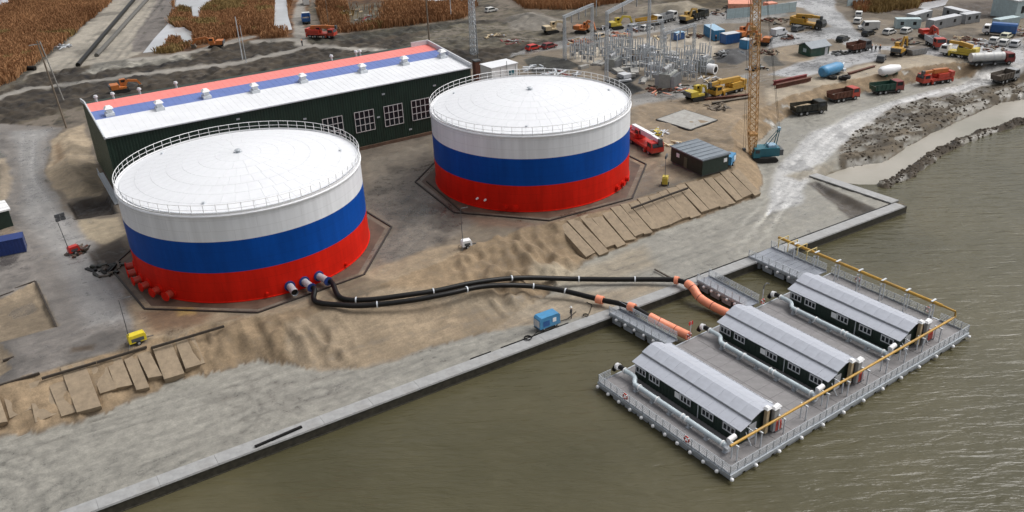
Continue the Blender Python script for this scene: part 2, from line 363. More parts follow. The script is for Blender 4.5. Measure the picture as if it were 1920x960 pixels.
reg([(221.26,71.3),(247.72,48.75),(230.23,43.41),(213.42,43.4),(204.05,45.63),(200.12,51.3)], REED, 0.2, 3, reed=0.9)
reg([(90,170),(180,120),(290,40),(900,300),(500,900),(100,800),(40,300)], REED, 0.2, 10, reed=0.0)
reg([(175.8,111.7),(195.02,90.96),(176.4,81.76),(166.75,88.35),(165.18,96.7)], (0.10,0.075,0.045), 0.2, 3, 0.2)
reg([(199.66,51.72),(214.54,42.38),(210.76,33.45),(192.12,31.19),(187.88,34.95)], (0.115,0.09,0.07), 0.3, 3, 0.25)
reg([(232.48,41.31),(245.66,31.34),(228.84,17.1),(215.93,21.03),(223.14,32.4)], (0.10,0.08,0.065), 0.3, 3, 0.25)
# causeway
reg([(22.28,247.97),(43.44,228.11),(22.6,171.39),(11.44,145.46),(6.58,140.18),(0.41,140.86),(-15.16,139.55),(-23.31,125.7),(-28.53,118.37),(-4.61,176.27)], CAUSE, 0.35, 1.5, 0.12)
reg([(35.87,235.22),(44.24,227.36),(23.28,170.8),(12.47,146.21),(9.57,148.67),(14.18,169.16)], (0.185,0.165,0.15), 0.3, 1.5, 0.1)
reg([(20.62,249.53),(22.77,247.51),(-2.72,179.21),(-20.01,135.53),(-24.44,126.62),(-25.93,130.87),(-10.01,167.86)], (0.21,0.205,0.19), 0.5, 1)
reg([(17.33,246.89),(22.77,247.51),(-2.34,179.8),(-19.78,135.34),(-25.65,126.4),(-27.45,135.23),(-15.07,160)], (0.07,0.055,0.042), 0.4, 2, 0.2, amt=0.75)
# dark churned mud behind the hall
reg([(-33.26,114.06),(-17.07,139.77),(8.41,138.64),(43.07,138.58),(60.55,123.43),(84.03,122.15),(107.78,118.02),(114.95,101.55),(117.73,85.99),(101.2,66.1),(80.97,70.39),(76.24,68.96),(64.01,100.72),(-12.01,99.69),(-23.84,93.16),(-34.04,97.47)], DARK, 0.2, 3, 0.6)
reg([(53.36,130.54),(80.25,125.48),(105.25,120.29),(100.7,112.25),(78.09,117.08),(56.59,121.67)], (0.05,0.045,0.035), 0.4, 2, 0.5)
reg([(99.68,117.1),(114.5,109.93),(117.34,88.13),(113.91,80.55),(89.01,85.62),(73.56,100.45),(80.54,111.35)], (0.16,0.14,0.11), 0.4, 5, 0.3, amt=0.7)
reg([(-0.81,141.89),(15.6,138.74),(22.36,136.17),(21.7,127.42),(5.54,130.72),(-6.45,130.98)], (0.19,0.18,0.155), 0.4, 2)
for ln in ([(-26.05,120.88),(-18.66,123.72),(-1.39,121.49),(15.32,118.35),(31.5,115.46),(45.94,118.47),(52.6,121.74)], [(42.64,137.19),(51.09,133.4),(53.86,129.22)], [(53.07,123.01),(59.46,112.55),(71.14,95.42),(76.79,93.72)], [(76.39,191.73),(62.58,156.4),(51.97,123.96)], [(43.11,143.95),(19.44,136.27),(8.41,138.64)]):
    dd = ldist(ln, pxw, pyw); w = sstep(-dd, -2.6, -1.0)[...,None]; CC[:] = CC*(1-w)+np.array((0.27,0.25,0.22))*w; WET[:] = WET*(1-w[...,0])+0.6*w[...,0]; REL[:] = REL*(1-w[...,0])+0.08*w[...,0]; REEDW[:] *= 1-sstep(-dd, -4.5, -3.0)
# general yard
reg([(80.17,69.02),(93.88,71.58),(98.24,73.1),(104.84,75.21),(133.78,71.9),(165.76,84.8),(186.01,77.46),(202.25,79.1),(206.3,27.77),(229.26,16.72),(228.64,-9.66),(175.19,-25.18),(169.44,-8.74),(143.78,0.68),(111.96,2.79),(78.78,-23.76),(65.53,-18.3),(37.31,-19.98),(22.45,-18.21),(9.97,-19.42),(29.02,24.2),(41.99,25.36),(60.69,41.45)], YARD, 0.4, 2, 0.10, mask=upper)
reg([(104.11,66.6),(129.65,66.86),(145.89,63.05),(141.6,45.97),(128.79,38.45),(113.92,37.54),(106.97,43.34),(100.92,55.03)], PALE, 0.3, 4, 0.12)
reg([(95.47,29.03),(102.43,26.11),(106.46,14.77),(123.7,17.21),(110.58,1.49),(80.93,-25.39),(78.4,-20.32),(66.32,-17.39),(68.49,-6.1),(88.81,18.92)], (0.265,0.205,0.14), 0.3, 3, 0.18, mask=upper)
reg([(145.74,34.81),(157.45,34.65),(158.42,12.06),(150.58,12.05),(142.58,21.39),(140.55,29.89)], (0.30,0.24,0.17), 0.3, 2, 0.15)
reg([(120.77,11.14),(155.96,10.15),(176.93,7.46),(178.89,2.95),(169.95,-1.61),(151.96,-0.25),(131.18,2.11),(111.13,2.01)], (0.37,0.315,0.24), 0.35, 2, 0.1)
reg([(156.72,99.84),(174.85,97.31),(170.49,82.69),(156.52,86.7),(149.24,93.31)], (0.24,0.21,0.16), 0.3, 2, 0.3, dz=1.5, dsoft=6)
reg([(116.57,116.43),(127.37,117.6),(126.81,98.92),(115.78,91.34),(108.6,100.47)], (0.22,0.2,0.17), 0.3, 3, 0.5, dz=1.6, dsoft=8)
# wet roads and puddles
reg([(191.45,74.75),(210.92,73.44),(213.34,71.17),(197.48,55.83),(183.61,38.74),(170.28,21.28),(178.77,10.24),(205.4,2.56),(178.64,-13.33),(175.26,0.53),(168.06,17.94),(157.18,11.1),(132.78,12.65),(128.9,18.85),(142.58,21.39),(153.37,14.31),(161.58,17.69),(168.26,33.27),(146.98,35.99),(161.28,49.53),(166.77,42.97),(179.3,42.56),(193.62,64.81)], WETR, 0.85, 1.5, 0.05, kind=2)
reg([(141.5,83.79),(161.46,80.1),(173.03,75.99),(185.94,66.37),(181.33,60.05),(162.5,63.11),(153.54,69.17),(132.11,69.86),(104.59,72.28),(91.41,72.94),(93.85,76.84)], (0.26,0.25,0.235), 0.7, 2, 0.06, kind=2)
reg([(92.86,25.78),(104.21,26.34),(112.23,20.9),(125.8,22.64),(126.35,19.76),(107.02,15.36),(97.15,18.19),(88.37,19.28)], (0.26,0.25,0.235), 0.7, 2, 0.06)
reg([(157.82,24.5),(167.07,18.79),(158.9,11.66),(148.35,16.54),(135.22,14.83),(128.9,18.85)], (0.34,0.34,0.345), 0.9, 2)
# dark asphalt and pits
reg([(91.99,68.11),(97.43,69.3),(100.89,62.02),(99.91,53.18),(92.42,52.23),(86.53,55.21)], ASPH, 0.3, 0.6, hard=True)
reg([(96.15,39.89),(105.51,39.48),(106.37,37.52),(100.05,33.74),(98.8,27.41),(93.38,26.42),(92.67,31.31)], (0.03,0.031,0.03), 0.3, 0.8, hard=True, dz=-0.9, dsoft=2)
reg([(136.52,42.69),(142.88,39.5),(137,31.51),(129.42,29.79),(127.97,35.69)], (0.07,0.07,0.072), 0.3, 1, 0.2, dz=1.0, dsoft=3)
reg([(140.73,31.85),(143.62,30.11),(138.66,22.05),(134.54,24.19)], (0.07,0.067,0.06), 0.3, 1, 0.2)
# around the tanks
reg([(26.47,15.97),(41.28,23.98),(35.75,8.92),(31.96,-5.86),(32.66,-11.61),(27.04,-14.78),(20.52,-16.8),(14.43,-18.68),(13.39,-11.59),(19.86,-7.11),(20.75,5.25)], (0.165,0.143,0.117), 0.85, 2, 0.05)
reg([(29.02,24.2),(42.27,25.92),(37.92,17.37),(25.41,13.59)], (0.17,0.145,0.115), 0.4, 2, 0.15)
reg([(-31.75,101.31),(-16.34,83.56),(-19.32,76.28),(-22.34,63.62),(-23.75,50.81),(-22.71,40.09),(-22.24,30.44),(-20.81,20.43),(-19.67,10.34),(-19.55,-5.67),(-20.07,-16.22),(-23.46,-18.37),(-36.18,-18.7),(-51.85,-16.13),(-54.51,38.02),(-35.64,63.15),(-34.04,97.47)], GREY, 0.6, 0.8, 0.05, kind=1)
reg([(-26.29,89.11),(-18.92,84.23),(-22.28,73.23),(-24.75,51.56),(-23.35,34.82),(-21.48,18.52),(-21.22,3.11),(-19.8,-12.4),(-24.44,-10.73),(-26.08,6.63),(-27.63,25.45),(-28.45,42.04),(-26.67,66.95)], (0.29,0.28,0.268), 0.9, 3, 0.04, amt=0.8)
reg([(-30.68,70.03),(-28.76,70.43),(-29.24,54.97),(-30.86,45.31),(-32.39,44.99)], (0.28,0.23,0.17), 0.3, 1, 0.2, dz=0.4, dsoft=1)
reg([(-32.26,35.21),(-30.33,34.57),(-30.05,20.15),(-33.42,19.26)], (0.24,0.19,0.14), 0.3, 1.5)
reg([(-19.92,75.49),(-15.48,81.98),(-12,83.82),(-14.12,61.05),(-14.14,46.82),(-14.5,39.06),(-16.26,36.44),(-21.13,38.91),(-22.77,46.86),(-23.08,53.61)], (0.33,0.265,0.185), 0.2, 1, 0.25, dz=1.0, dsoft=5)
reg([(-20.08,71.52),(-18.48,73.13),(-19.35,61.33),(-21.32,59.21)], (0.20,0.14,0.085), 0.2, 2)
reg([(-21.88,37.13),(-15,36.09),(-15.16,26.53),(-21.72,28.19)], (0.030,0.023,0.018), 0.6, 0.5, 0.15, hard=True, dz=-1.1, dsoft=0.8)
reg([(-21.82,27.48),(-15.49,24.63),(-15.76,16.71),(-19.01,14.36),(-21.48,18.52)], (0.33,0.275,0.195), 0.3, 1, 0.12)
reg([(-21.9,13.07),(-16.91,15.16),(-17.16,10.73),(-19.15,6.74),(-21.08,4.01),(-22.29,6.93)], (0.055,0.045,0.036), 0.4, 1.2, 0.35)
reg([(-34.46,5.02),(-32.74,5.63),(-30.01,7.88),(-29.49,6.15),(-28.7,-8.03),(-31.72,-7.96),(-35.4,-8),(-37.11,-6.48),(-36.34,6.37)], (0.325,0.255,0.175), 0.2, 0.4, 0.05, hard=True, dz=-0.55, dsoft=0.6)
reg([(-35.96,-7.3),(-35.18,-9.06),(-34.27,-12.65),(-35.23,-13.69),(-34.68,-15.47),(-36.02,-16.57),(-38.25,-16.34),(-37.69,-6.08)], (0.325,0.255,0.175), 0.2, 0.4, 0.05, hard=True, dz=-0.25, dsoft=0.4)
reg([(-27.52,-14.47),(-25.2,-15.65),(-25.3,-17.07),(-27.68,-15.69)], (0.12,0.09,0.065), 0.4, 0.8)
# sand skirts and slopes
reg([(-18.94,-6.11),(-6.88,-19.94),(-0.19,-19.54),(11.92,-16.86),(20.52,-16.8),(26.99,-18.2),(18.53,-25.61),(8.1,-25.49),(-2.13,-24.97),(-10.63,-20.86),(-18.33,-19.75),(-20.15,-16.63)], (0.30,0.232,0.155), 0.25, 1.5, 0.15)
reg([(-18.78,-10.61),(-14.57,-11.89),(-10.97,-17.02),(-12.92,-19.24),(-18.47,-17.35)], (0.20,0.125,0.075), 0.35, 2, 0.1)
reg([(-14.74,-12.63),(-12.81,-13.32),(-13.02,-15.56),(-14.95,-15.02)], (0.42,0.27,0.10), 0.3, 1)
reg([(30.92,-7.74),(38.59,-18.01),(56.18,-19.88),(54.83,-22.91),(40.61,-22.41),(31.14,-14.22)], (0.20,0.13,0.09), 0.3, 2, 0.1)
ramp = ((sl > 0.02) & (sl < 0.999)).astype(float)
w = (sstep(sl, 0.0, 0.10)*(sl < 0.999)*(XX > -90)*(XX < 175))[...,None]; CC[:] = CC*(1-w)+np.array(SAND)*w; WET[:] = WET*(1-w[...,0])+0.2*w[...,0]
rough = sstep(np.abs(XX-31), 13, 8)*0+sstep(XX, 18, 24)*sstep(-XX, -46, -40); REL += ramp*rough*0.55
REL += ramp*sstep(-XX, -6, 2)*sstep(XX, -70, -60)*0.26
REL += ramp*sstep(XX, 95, 104)*0.2
lowm = (sl <= 0.02) & (YY > -42.4) & (dl < 0.5)
w = (sstep(-(sl-0.0), -0.05, -0.0)*lowm*(XX > -400)*(XX < 190)); w = w[...,None]
CC[:] = CC*(1-w)+np.array(APRON)*w; WET[:] = WET*(1-w[...,0])+0.55*w[...,0]; KIND[lowm] = 3; REL = np.where(lowm, 0.045, REL)
reg([(-3.58,-23.45),(8.79,-23.01),(21.58,-30.35),(36.54,-39.79),(32.28,-40.64),(24.75,-38.99),(17.88,-36.73),(10.55,-35.76),(1.96,-35.17),(-2.69,-32.76),(-5.63,-27.37)], (0.285,0.228,0.162), 0.2, 0.8, 0.05)
reg([(8.79,-23.01),(28.81,-32.79),(43.8,-37.85),(45.84,-41.26),(36.07,-41.6),(25.65,-37.62)], (0.30,0.25,0.185), 0.25, 3)
reg([(32.26,-27.52),(39.91,-28.91),(51.5,-28.47),(49.48,-35.86),(38.85,-34.28),(30.49,-30.22)], (0.30,0.262,0.20), 0.3, 3)
# haul road, rubble, flats
reg([(76.11,-31.62),(89.11,-20.59),(105.88,-11.86),(127.39,-7.28),(145.52,-7.05),(163.45,-8.07),(181.22,-4.74),(178.54,-11.75),(165.15,-12.25),(142.34,-12.03),(123.43,-13.15),(106.02,-19.6),(94.38,-24.6),(83.63,-31.71)], (0.42,0.415,0.405), 0.9, 1.5, 0.06, kind=2)
reg([(109.54,-18.57),(119.08,-14),(138.87,-9.26),(156.99,-11.06),(172.64,-12.74),(180.28,-13.17),(166.48,-21.36),(161.14,-18.6),(145.97,-19.71),(131.53,-21.65),(113.83,-25.62),(104.19,-26.03),(103.58,-23.14)], (0.095,0.076,0.052), 0.3, 1.2, 0.15, dz=0.05, dsoft=2, mask=(dl < 1).astype(float))
reg([(117.77,-15.06),(137.93,-9.97),(155.92,-11.78),(165.29,-13.46),(152.6,-15.29),(131.5,-17.32),(114.32,-20.36)], (0.075,0.064,0.048), 0.6, 5, amt=0.6)
reg([(91.07,-26.89),(93.15,-26.88),(91.42,-41.67),(84.6,-41.86),(87.86,-34.87)], (0.07,0.058,0.045), 0.6, 0.8, 0.15, hard=True, dz=-0.7, dsoft=2)
reg([(90.62,-21.74),(96.82,-22.46),(104.53,-22.1),(99.44,-25.13),(90.92,-25.2)], (0.25,0.225,0.18), 0.5, 1.5, 0.2)
# tyre-churned streaks on the apron (stretched along the quay), broad mottling everywhere
st = fbm(XX*0.07+0.5*fbm(XX/9, YY/9, 60), YY*0.45, 77, 3); st2 = fbm(XX*0.12, YY*0.9+0.6*np.sin(XX/15), 78, 2)
lowf = lowm.astype(float)
rut = 1-np.abs(np.sin((YY+44+3.0*np.sin(XX/17)+4*fbm(XX/14, YY/14, 66))*2.1))
CC *= (1+lowf*(0.14*st+0.13*st2-0.22*sstep(rut, 0.80, 1.0)*(fbm(XX/8, YY/3, 67)+0.5)))[...,None]; WET += lowf*(-st*0.6); ZZ += lowf*(0.07*(st+st2)-0.05*sstep(rut, 0.7, 1.0))
def tracks(line, g=1.9, w=0.42, tone=0.78, wet=0.9, dz=-0.10, sub=5):
    L = [p for p in catmull([(q[0], q[1], 0) for q in line], sub)]; P = np.array([(p.x, p.y) for p in L]); m = 4
    i0, i1 = np.searchsorted(XS, [P[:,0].min()-m, P[:,0].max()+m]); j0, j1 = np.searchsorted(YS, [P[:,1].min()-m, P[:,1].max()+m]); s_ = (slice(i0, i1), slice(j0, j1))
    d = ldist(P, XX[s_]+0.5*fbm(XX[s_]/3, YY[s_]/3, 71), YY[s_]+0.5*fbm(XX[s_]/3, YY[s_]/3, 72)); t = sstep(-np.abs(d-g/2), -w, -w*0.3)*(0.55+fbm(XX[s_]/4, YY[s_]/4, 73)*1.2)
    t = np.clip(t, 0, 1); CC[s_] *= (1+(tone-1)*t)[...,None]; WET[s_] = WET[s_]*(1-t)+wet*t; ZZ[s_] += dz*t
for ln in ([(69.4,-36.87),(91.15,-23.77),(111.23,-15.22),(132.28,-10.23),(152.9,-9.87),(174.77,-7.45),(191.79,-3.74)], [(63.33,-39.42),(83.24,-29.12),(100.34,-20.65),(122.59,-12.49),(144.62,-10.4),(170.61,-8.76)], [(64.69,-35.8),(86.82,-25.23),(102.47,-16.87),(125.95,-8.45),(144.85,-7.54)]): tracks(ln, 2.0, 0.5, 1.28, 1.0)
for ln in ([(-37.96,-30.3),(-29.77,-28.84),(-19.44,-29.98),(-6.07,-30.67),(6.84,-30.82),(19.78,-33.45),(41.08,-33.89),(60.73,-34.07),(74.54,-33.11)], [(-35.76,-39.55),(-27.95,-35.07),(-17.73,-35.4),(-6.7,-36.29),(6.44,-38.02),(21.52,-38.82),(36.06,-37.99),(54.44,-37.33),(74.36,-35.56)], [(-37.67,-26.22),(-26.78,-27.96),(-13.82,-30.03),(-2.32,-35.37),(11.39,-37.11),(24.9,-38.76)], [(-37.78,-27.78),(-34.96,-31.52),(-33.66,-36.27),(-33.71,-40.95)], [(-38.14,-32.71),(-36.39,-35.86),(-35.99,-39.4)], [(-29.4,-43.87),(-21.61,-39.42),(-14.18,-37.86),(-11.95,-34.55),(-15.19,-30.38)], [(43.76,-31.7),(59.39,-31.91),(75.51,-29.82),(89.03,-26.89)], [(-30.93,-37.14),(-17.11,-37.57),(-4.21,-36.73)], [(30.02,-33.66),(46.4,-34.67),(63.39,-32.45),(82.21,-30.65)]): tracks(ln, 2.0, 0.38, 0.74, 0.8, -0.07)
for ln in ([(-22.92,86.02),(-26.11,55.91),(-24.42,29.4),(-23.03,5.42),(-21.23,-13.01)], [(-20.5,84.13),(-24.09,57.8),(-22.78,29.5),(-21.54,3.35),(-19.8,-12.4)], [(-31.63,14.74),(-25.54,16.85),(-20.78,18)], [(-35.88,-14.63),(-29.81,-13.15),(-23.03,-10.09),(-20.17,-5.22)], [(12.61,-15.3),(22.09,-6.3),(30.82,3.43),(37.11,17.99)], [(13.18,-17.77),(23.25,-9.61),(31.59,-2.85)], [(63.54,-12.19),(72.3,-9.02),(84.85,4),(107.36,14.05),(123.7,17.21),(136.38,12.66)], [(128.9,18.85),(151.54,19.22),(163.53,16.03),(176.61,1.43),(180.83,-12.03)], [(163.44,47.63),(169.22,34.08),(167.07,18.79)], [(206.82,69.92),(186.36,45.62),(167.98,19.49),(176.43,8.6),(191.84,2.72)], [(92.01,73.9),(107.47,71.38),(134.64,72.94),(159.67,73.49)]): tracks(ln, 2.0, 0.5, 1.12, 1.0, -0.08)
for ln in ([(-11.96,138.98),(7.41,184.74),(28.28,243.79)], [(-10.25,136.86),(9.5,182.9),(31.23,241.01)], [(2.89,143.29),(15.74,177.42),(36.2,234.91)], [(4.98,141.53),(17.8,175.61),(38.14,233.09)]): tracks(ln, 2.4, 0.8, 0.75, 0.6, -0.15)
for ln in ([(-17.68,133.61),(14.48,133.51),(41.37,133.09)], [(-22.49,108.08),(9.68,111.08),(45.58,108.76),(66.03,105.29)], [(-27.26,104.14),(-3.2,110.52),(25.31,108.68)], [(63.26,121.95),(88.02,115.78),(110.51,103.55)], [(62.33,111.71),(82.31,104.56),(100.77,93.72),(108.73,78.32)]): tracks(ln, 2.2, 0.7, 1.7, 0.8, -0.2)
pd_ = fbm(XX/6.5, YY/6.5, 140, 5); pud = sstep(pd_, 0.16, 0.22)*np.isin(KIND, (1,2)).astype(float)+sstep(pd_, 0.2, 0.25)*((KIND == 0) & (YY > yc) & (YY < 40) & (XX > -60)).astype(float)*0.7
CC *= (1-0.30*pud)[...,None]; WET = np.maximum(WET, pud*1.3); REL *= (1-0.8*pud)
big = fbm(XX/11, YY/11, 90, 5); med = fbm(XX/2.7, YY/2.7, 91, 3); fin = fbm(XX/1.3, YY/1.3, 92, 2)
CC *= (1+(0.55*big+0.38*med)*(1-0.6*lowf)+0.24*fin)[...,None]; WET = np.clip(WET-0.5*med-0.3*big, 0, 1.3)
bw = bermw[...,None]*(XX > 95)[...,None]; CC[:] = CC*(1-bw)+np.array((0.042,0.032,0.022))*bw*(1+0.8*med)[...,None]
uw = (ZZ < -4.75)[...,None]; CC[:] = np.where(uw, np.array((0.11,0.09,0.06)), CC)
near = (XX > -60) & (XX < 112)
ZZ += REL*2.2*(fbm(XX/2.2, YY/2.2, 101, 2)*1.3+0.35*fbm(XX/1.2, YY/1.2, 102, 1))*(ZZ > -5.5)
rdg = 1-np.abs(fbm(XX/2.0, YY/4.4, 401, 2))*4.2; rdg2 = 1-np.abs(fbm(XX/1.3+0.8*fbm(XX/3, YY/3, 9, 2), YY/2.6, 411, 1))*3.4
bkm = ramp*np.clip(rough+sstep(-XX, -6, 2)*sstep(XX, -70, -60)+0.45*sstep(XX, 98, 106), 0, 1)*np.minimum(1, 6*sl)*np.minimum(1, 6*(1-sl))
slabz = sstep(XX, 42, 44)*sstep(-XX, -80, -78)+0.6*sstep(XX, -48, -46)*sstep(-XX, 14, 16)
bkm *= 1-np.clip(slabz, 0, 1)*0.8
ZZ -= 0.35*ramp*(0.2*sstep(XX, -48, -46)*sstep(-XX, 12, 16)+sstep(XX, 40, 42)*sstep(-XX, -82, -79))*np.minimum(1, 5*sl)*np.minimum(1, 5*(1-sl))
ZZ += bkm*(0.60*np.clip(rdg, -1, 1)+0.32*np.clip(rdg2, -1, 1)-0.2)
exm = (sstep(np.hypot((XX-60)/26, (YY-20)/14), 1.3, 0.7)+0)*0
# keep the ground flat under the tanks, the hall and the plant
for (cx_, cy_, r0, r1) in ((0,0,20.5,22.5), (50.1,0,20.5,22.5)):
    dd = np.hypot(XX-cx_, YY-cy_); w = sstep(-dd, -r1, -r0); ZZ = np.where(ZZ > -1.2, ZZ*(1-w)+(-0.12)*w, ZZ)
dm = (CC.mean(-1) < 0.12) & (YY > 48); CC *= (1+dm*(-0.25+1.4*fbm(XX/5, YY/1.8, 301, 5)+0.5*fin))[...,None]; CC[...,2] *= np.where(dm, 0.88, 1.0)
rb = (XX > 100) & (YY < 2) & (CC.mean(-1) < 0.17); CC *= (1+rb*(1.6*fbm(XX/3.2, YY/1.4, 305, 5)))[...,None]
pw_ = sstep(fbm(XX/4.5, YY/2.2, 331, 5), 0.06, 0.12)*rb; CC = CC*(1-pw_[...,None])+np.array((0.20,0.185,0.155))*pw_[...,None]; WET = np.maximum(WET, pw_*0.8); ZZ -= 0.25*pw_
rd_ = (KIND == 2).astype(float); REL *= 1-0.65*rd_
wm_ = (np.clip(ramp, 0, 1)*0.8+0.2*(KIND == 0))[...,None]; CC = CC*(1-wm_)+CC*np.array((1.02, 0.985, 0.93))*wm_
CC *= np.where(lowm, 0.97, 0.93)[...,None]
mudp = sstep(fbm(XX/8, YY/8, 501, 5), 0.05, 0.2)*((KIND != 3) & (YY > yc-1)); CC *= (1-0.42*mudp)[...,None]
CC = np.clip(CC, 0.012, 0.6)
gy = np.abs(YY+42) < 1.2; ZZ = np.where(gy & (XX < 97) & (YY > -42.3), -3.55, ZZ)

def terrain_material():
    m = bpy.data.materials.new('ground_surface'); m.use_nodes = True; t = m.node_tree; b = t.nodes['Principled BSDF']
    at = t.nodes.new('ShaderNodeAttribute'); at.attribute_name = 'soil'
    tc = t.nodes.new('ShaderNodeTexCoord')
    def noise(sc, det, vec=None):
        n = t.nodes.new('ShaderNodeTexNoise'); n.inputs['Scale'].default_value = sc; n.inputs['Detail'].default_value = det; n.inputs['Roughness'].default_value = 0.7
        t.links.new(vec or tc.outputs['Object'], n.inputs['Vector']); return n
    n1 = noise(0.9, 8); n2 = noise(4.5, 6)
    mp = t.nodes.new('ShaderNodeMapping'); mp.inputs['Scale'].default_value = (0.22, 1.6, 1); t.links.new(tc.outputs['Object'], mp.inputs['Vector'])
    n3 = noise(1.3, 5, mp.outputs[0])
    def ramp(n, lo, hi, p0=0.3, p1=0.7):
        r = t.nodes.new('ShaderNodeMapRange'); r.inputs[1].default_value = p0; r.inputs[2].default_value = p1; r.inputs[3].default_value = lo; r.inputs[4].default_value = hi
        t.links.new(n.outputs['Fac'], r.inputs[0]); return r.outputs[0]
    def mul(a, c):
        x = t.nodes.new('ShaderNodeMath'); x.operation = 'MULTIPLY'; t.links.new(a, x.inputs[0]); t.links.new(c, x.inputs[1]); return x.outputs[0]
    v = mul(mul(ramp(n1, 0.70, 1.20), ramp(n2, 0.82, 1.14)), ramp(n3, 0.88, 1.1))
    mx = t.nodes.new('ShaderNodeVectorMath'); mx.operation = 'SCALE'
    t.links.new(at.outputs['Color'], mx.inputs[0]); t.links.new(v, mx.inputs['Scale'])
    t.links.new(mx.outputs[0], b.inputs['Base Color'])
    # standing wet film: alpha of the attribute drives the gloss, broken up by noise
    wm = t.nodes.new('ShaderNodeMath'); wm.operation = 'MULTIPLY_ADD'; wm.inputs[1].default_value = 0.9
    t.links.new(at.outputs['Alpha'], wm.inputs[0])
    sub = t.nodes.new('ShaderNodeMapRange'); sub.inputs[1].default_value = 0.35; sub.inputs[2].default_value = 0.65; sub.inputs[3].default_value = 0.25; sub.inputs[4].default_value = -0.35
    t.links.new(n1.outputs['Fac'], sub.inputs[0]); t.links.new(sub.outputs[0], wm.inputs[2])
    rr = t.nodes.new('ShaderNodeMapRange'); rr.inputs[1].default_value = 0.25; rr.inputs[2].default_value = 0.95; rr.inputs[3].default_value = 0.95; rr.inputs[4].default_value = 0.14
    t.links.new(wm.outputs[0], rr.inputs[0]); t.links.new(rr.outputs[0], b.inputs['Roughness'])
    ad = t.nodes.new('ShaderNodeMath'); ad.operation = 'ADD'; t.links.new(n1.outputs['Fac'], ad.inputs[0]); t.links.new(n2.outputs['Fac'], ad.inputs[1])
    bp = t.nodes.new('ShaderNodeBump'); bp.inputs['Strength'].default_value = 0.4; bp.inputs['Distance'].default_value = 0.10
    t.links.new(ad.outputs[0], bp.inputs['Height']); t.links.new(bp.outputs['Normal'], b.inputs['Normal'])
    return m
GROUND = terrain_material()
NXg, NYg = SH
idx = np.arange(NXg*NYg).reshape(SH)
quads = np.stack([idx[:-1,:-1], idx[1:,:-1], idx[1:,1:], idx[:-1,1:]], -1).reshape(-1, 4)
allv = np.stack([XX, YY, ZZ], -1).reshape(-1, 3); allc = np.concatenate([CC, WET[...,None]], -1).reshape(-1, 4).astype(np.float32)
fk = np.maximum.reduce([KIND[:-1,:-1], KIND[1:,:-1], KIND[1:,1:], KIND[:-1,1:]]).reshape(-1)
def mesh_np(name, v, q, cols, m, parent=None):
    used = np.unique(q); rm = np.zeros(v.shape[0], np.int64); rm[used] = np.arange(len(used))
    q2 = rm[q]; me = bpy.data.meshes.new(name); n = q.shape[1]
    me.vertices.add(len(used)); me.vertices.foreach_set('co', v[used].astype(np.float32).ravel())
    me.loops.add(q2.size); me.loops.foreach_set('vertex_index', q2.astype(np.int32).ravel())
    me.polygons.add(len(q2)); me.polygons.foreach_set('loop_start', np.arange(0, q2.size, n, dtype=np.int32)); me.polygons.foreach_set('use_smooth', np.ones(len(q2), bool))
    me.update(calc_edges=True)
    if cols is not None:
        a = me.color_attributes.new('soil', 'FLOAT_COLOR', 'POINT'); a.data.foreach_set('color', cols[used].ravel())
    me.materials.append(m)
    return link(name, me, parent)
for k, nm in ((0,'ground'), (1,'muddy_yard'), (2,'wet_road'), (3,'quay_apron')):
    o = mesh_np(nm, allv, quads[fk == k], allc, GROUND); o['kind'] = 'structure'
def gz(x, y):
    i = min(max(np.searchsorted(XS, x), 1), NXg-1); j = min(max(np.searchsorted(YS, y), 1), NYg-1)
    return float(ZZ[i-1:i+1, j-1:j+1].mean())
# ---------------------------------------------------------------- water
def water_material(name, col, rough, strength, sc):
    m = bpy.data.materials.new(name); m.use_nodes = True; t = m.node_tree; b = t.nodes['Principled BSDF']
    b.inputs['Roughness'].default_value = rough; b.inputs['IOR'].default_value = 1.33
    tc = t.nodes.new('ShaderNodeTexCoord'); m0 = t.nodes.new('ShaderNodeMapping'); m0.inputs['Rotation'].default_value = (0, 0, R_(32)); mp = t.nodes.new('ShaderNodeMapping'); mp.inputs['Scale'].default_value = (0.20, 0.85, 1)
    t.links.new(tc.outputs['Object'], m0.inputs['Vector']); t.links.new(m0.outputs[0], mp.inputs['Vector'])
    def noise(s, d, v, dist=0.0):
        n = t.nodes.new('ShaderNodeTexNoise'); n.inputs['Scale'].default_value = s; n.inputs['Detail'].default_value = d; n.inputs['Distortion'].default_value = dist
        t.links.new(v, n.inputs['Vector']); return n
    a = noise(sc, 4, mp.outputs[0], 0.6); c = noise(sc*2.6, 3, mp.outputs[0]); e = noise(0.05, 4, tc.outputs['Object'])
    rp = t.nodes.new('ShaderNodeValToRGB'); rp.color_ramp.elements[0].position = 0.35; rp.color_ramp.elements[1].position = 0.7
    rp.color_ramp.elements[0].color = (col[0]*0.82, col[1]*0.83, col[2]*0.8, 1); rp.color_ramp.elements[1].color = (col[0]*1.2, col[1]*1.18, col[2]*1.2, 1)
    t.links.new(e.outputs['Fac'], rp.inputs['Fac']); t.links.new(rp.outputs[0], b.inputs['Base Color'])
    ad = t.nodes.new('ShaderNodeMath'); ad.operation = 'MULTIPLY_ADD'; ad.inputs[1].default_value = 0.35
    t.links.new(c.outputs['Fac'], ad.inputs[0]); t.links.new(a.outputs['Fac'], ad.inputs[2])
    bp = t.nodes.new('ShaderNodeBump'); bp.inputs['Strength'].default_value = strength; bp.inputs['Distance'].default_value = 0.9
    t.links.new(ad.outputs[0], bp.inputs['Height']); t.links.new(bp.outputs['Normal'], b.inputs['Normal'])
    return m
WZ = -4.8
w_ = MB(); w_.v = [(-1600,-1500,WZ),(2200,-1500,WZ),(2200,-20,WZ),(-1600,-20,WZ)]; w_.f = [(0,1,2,3)]
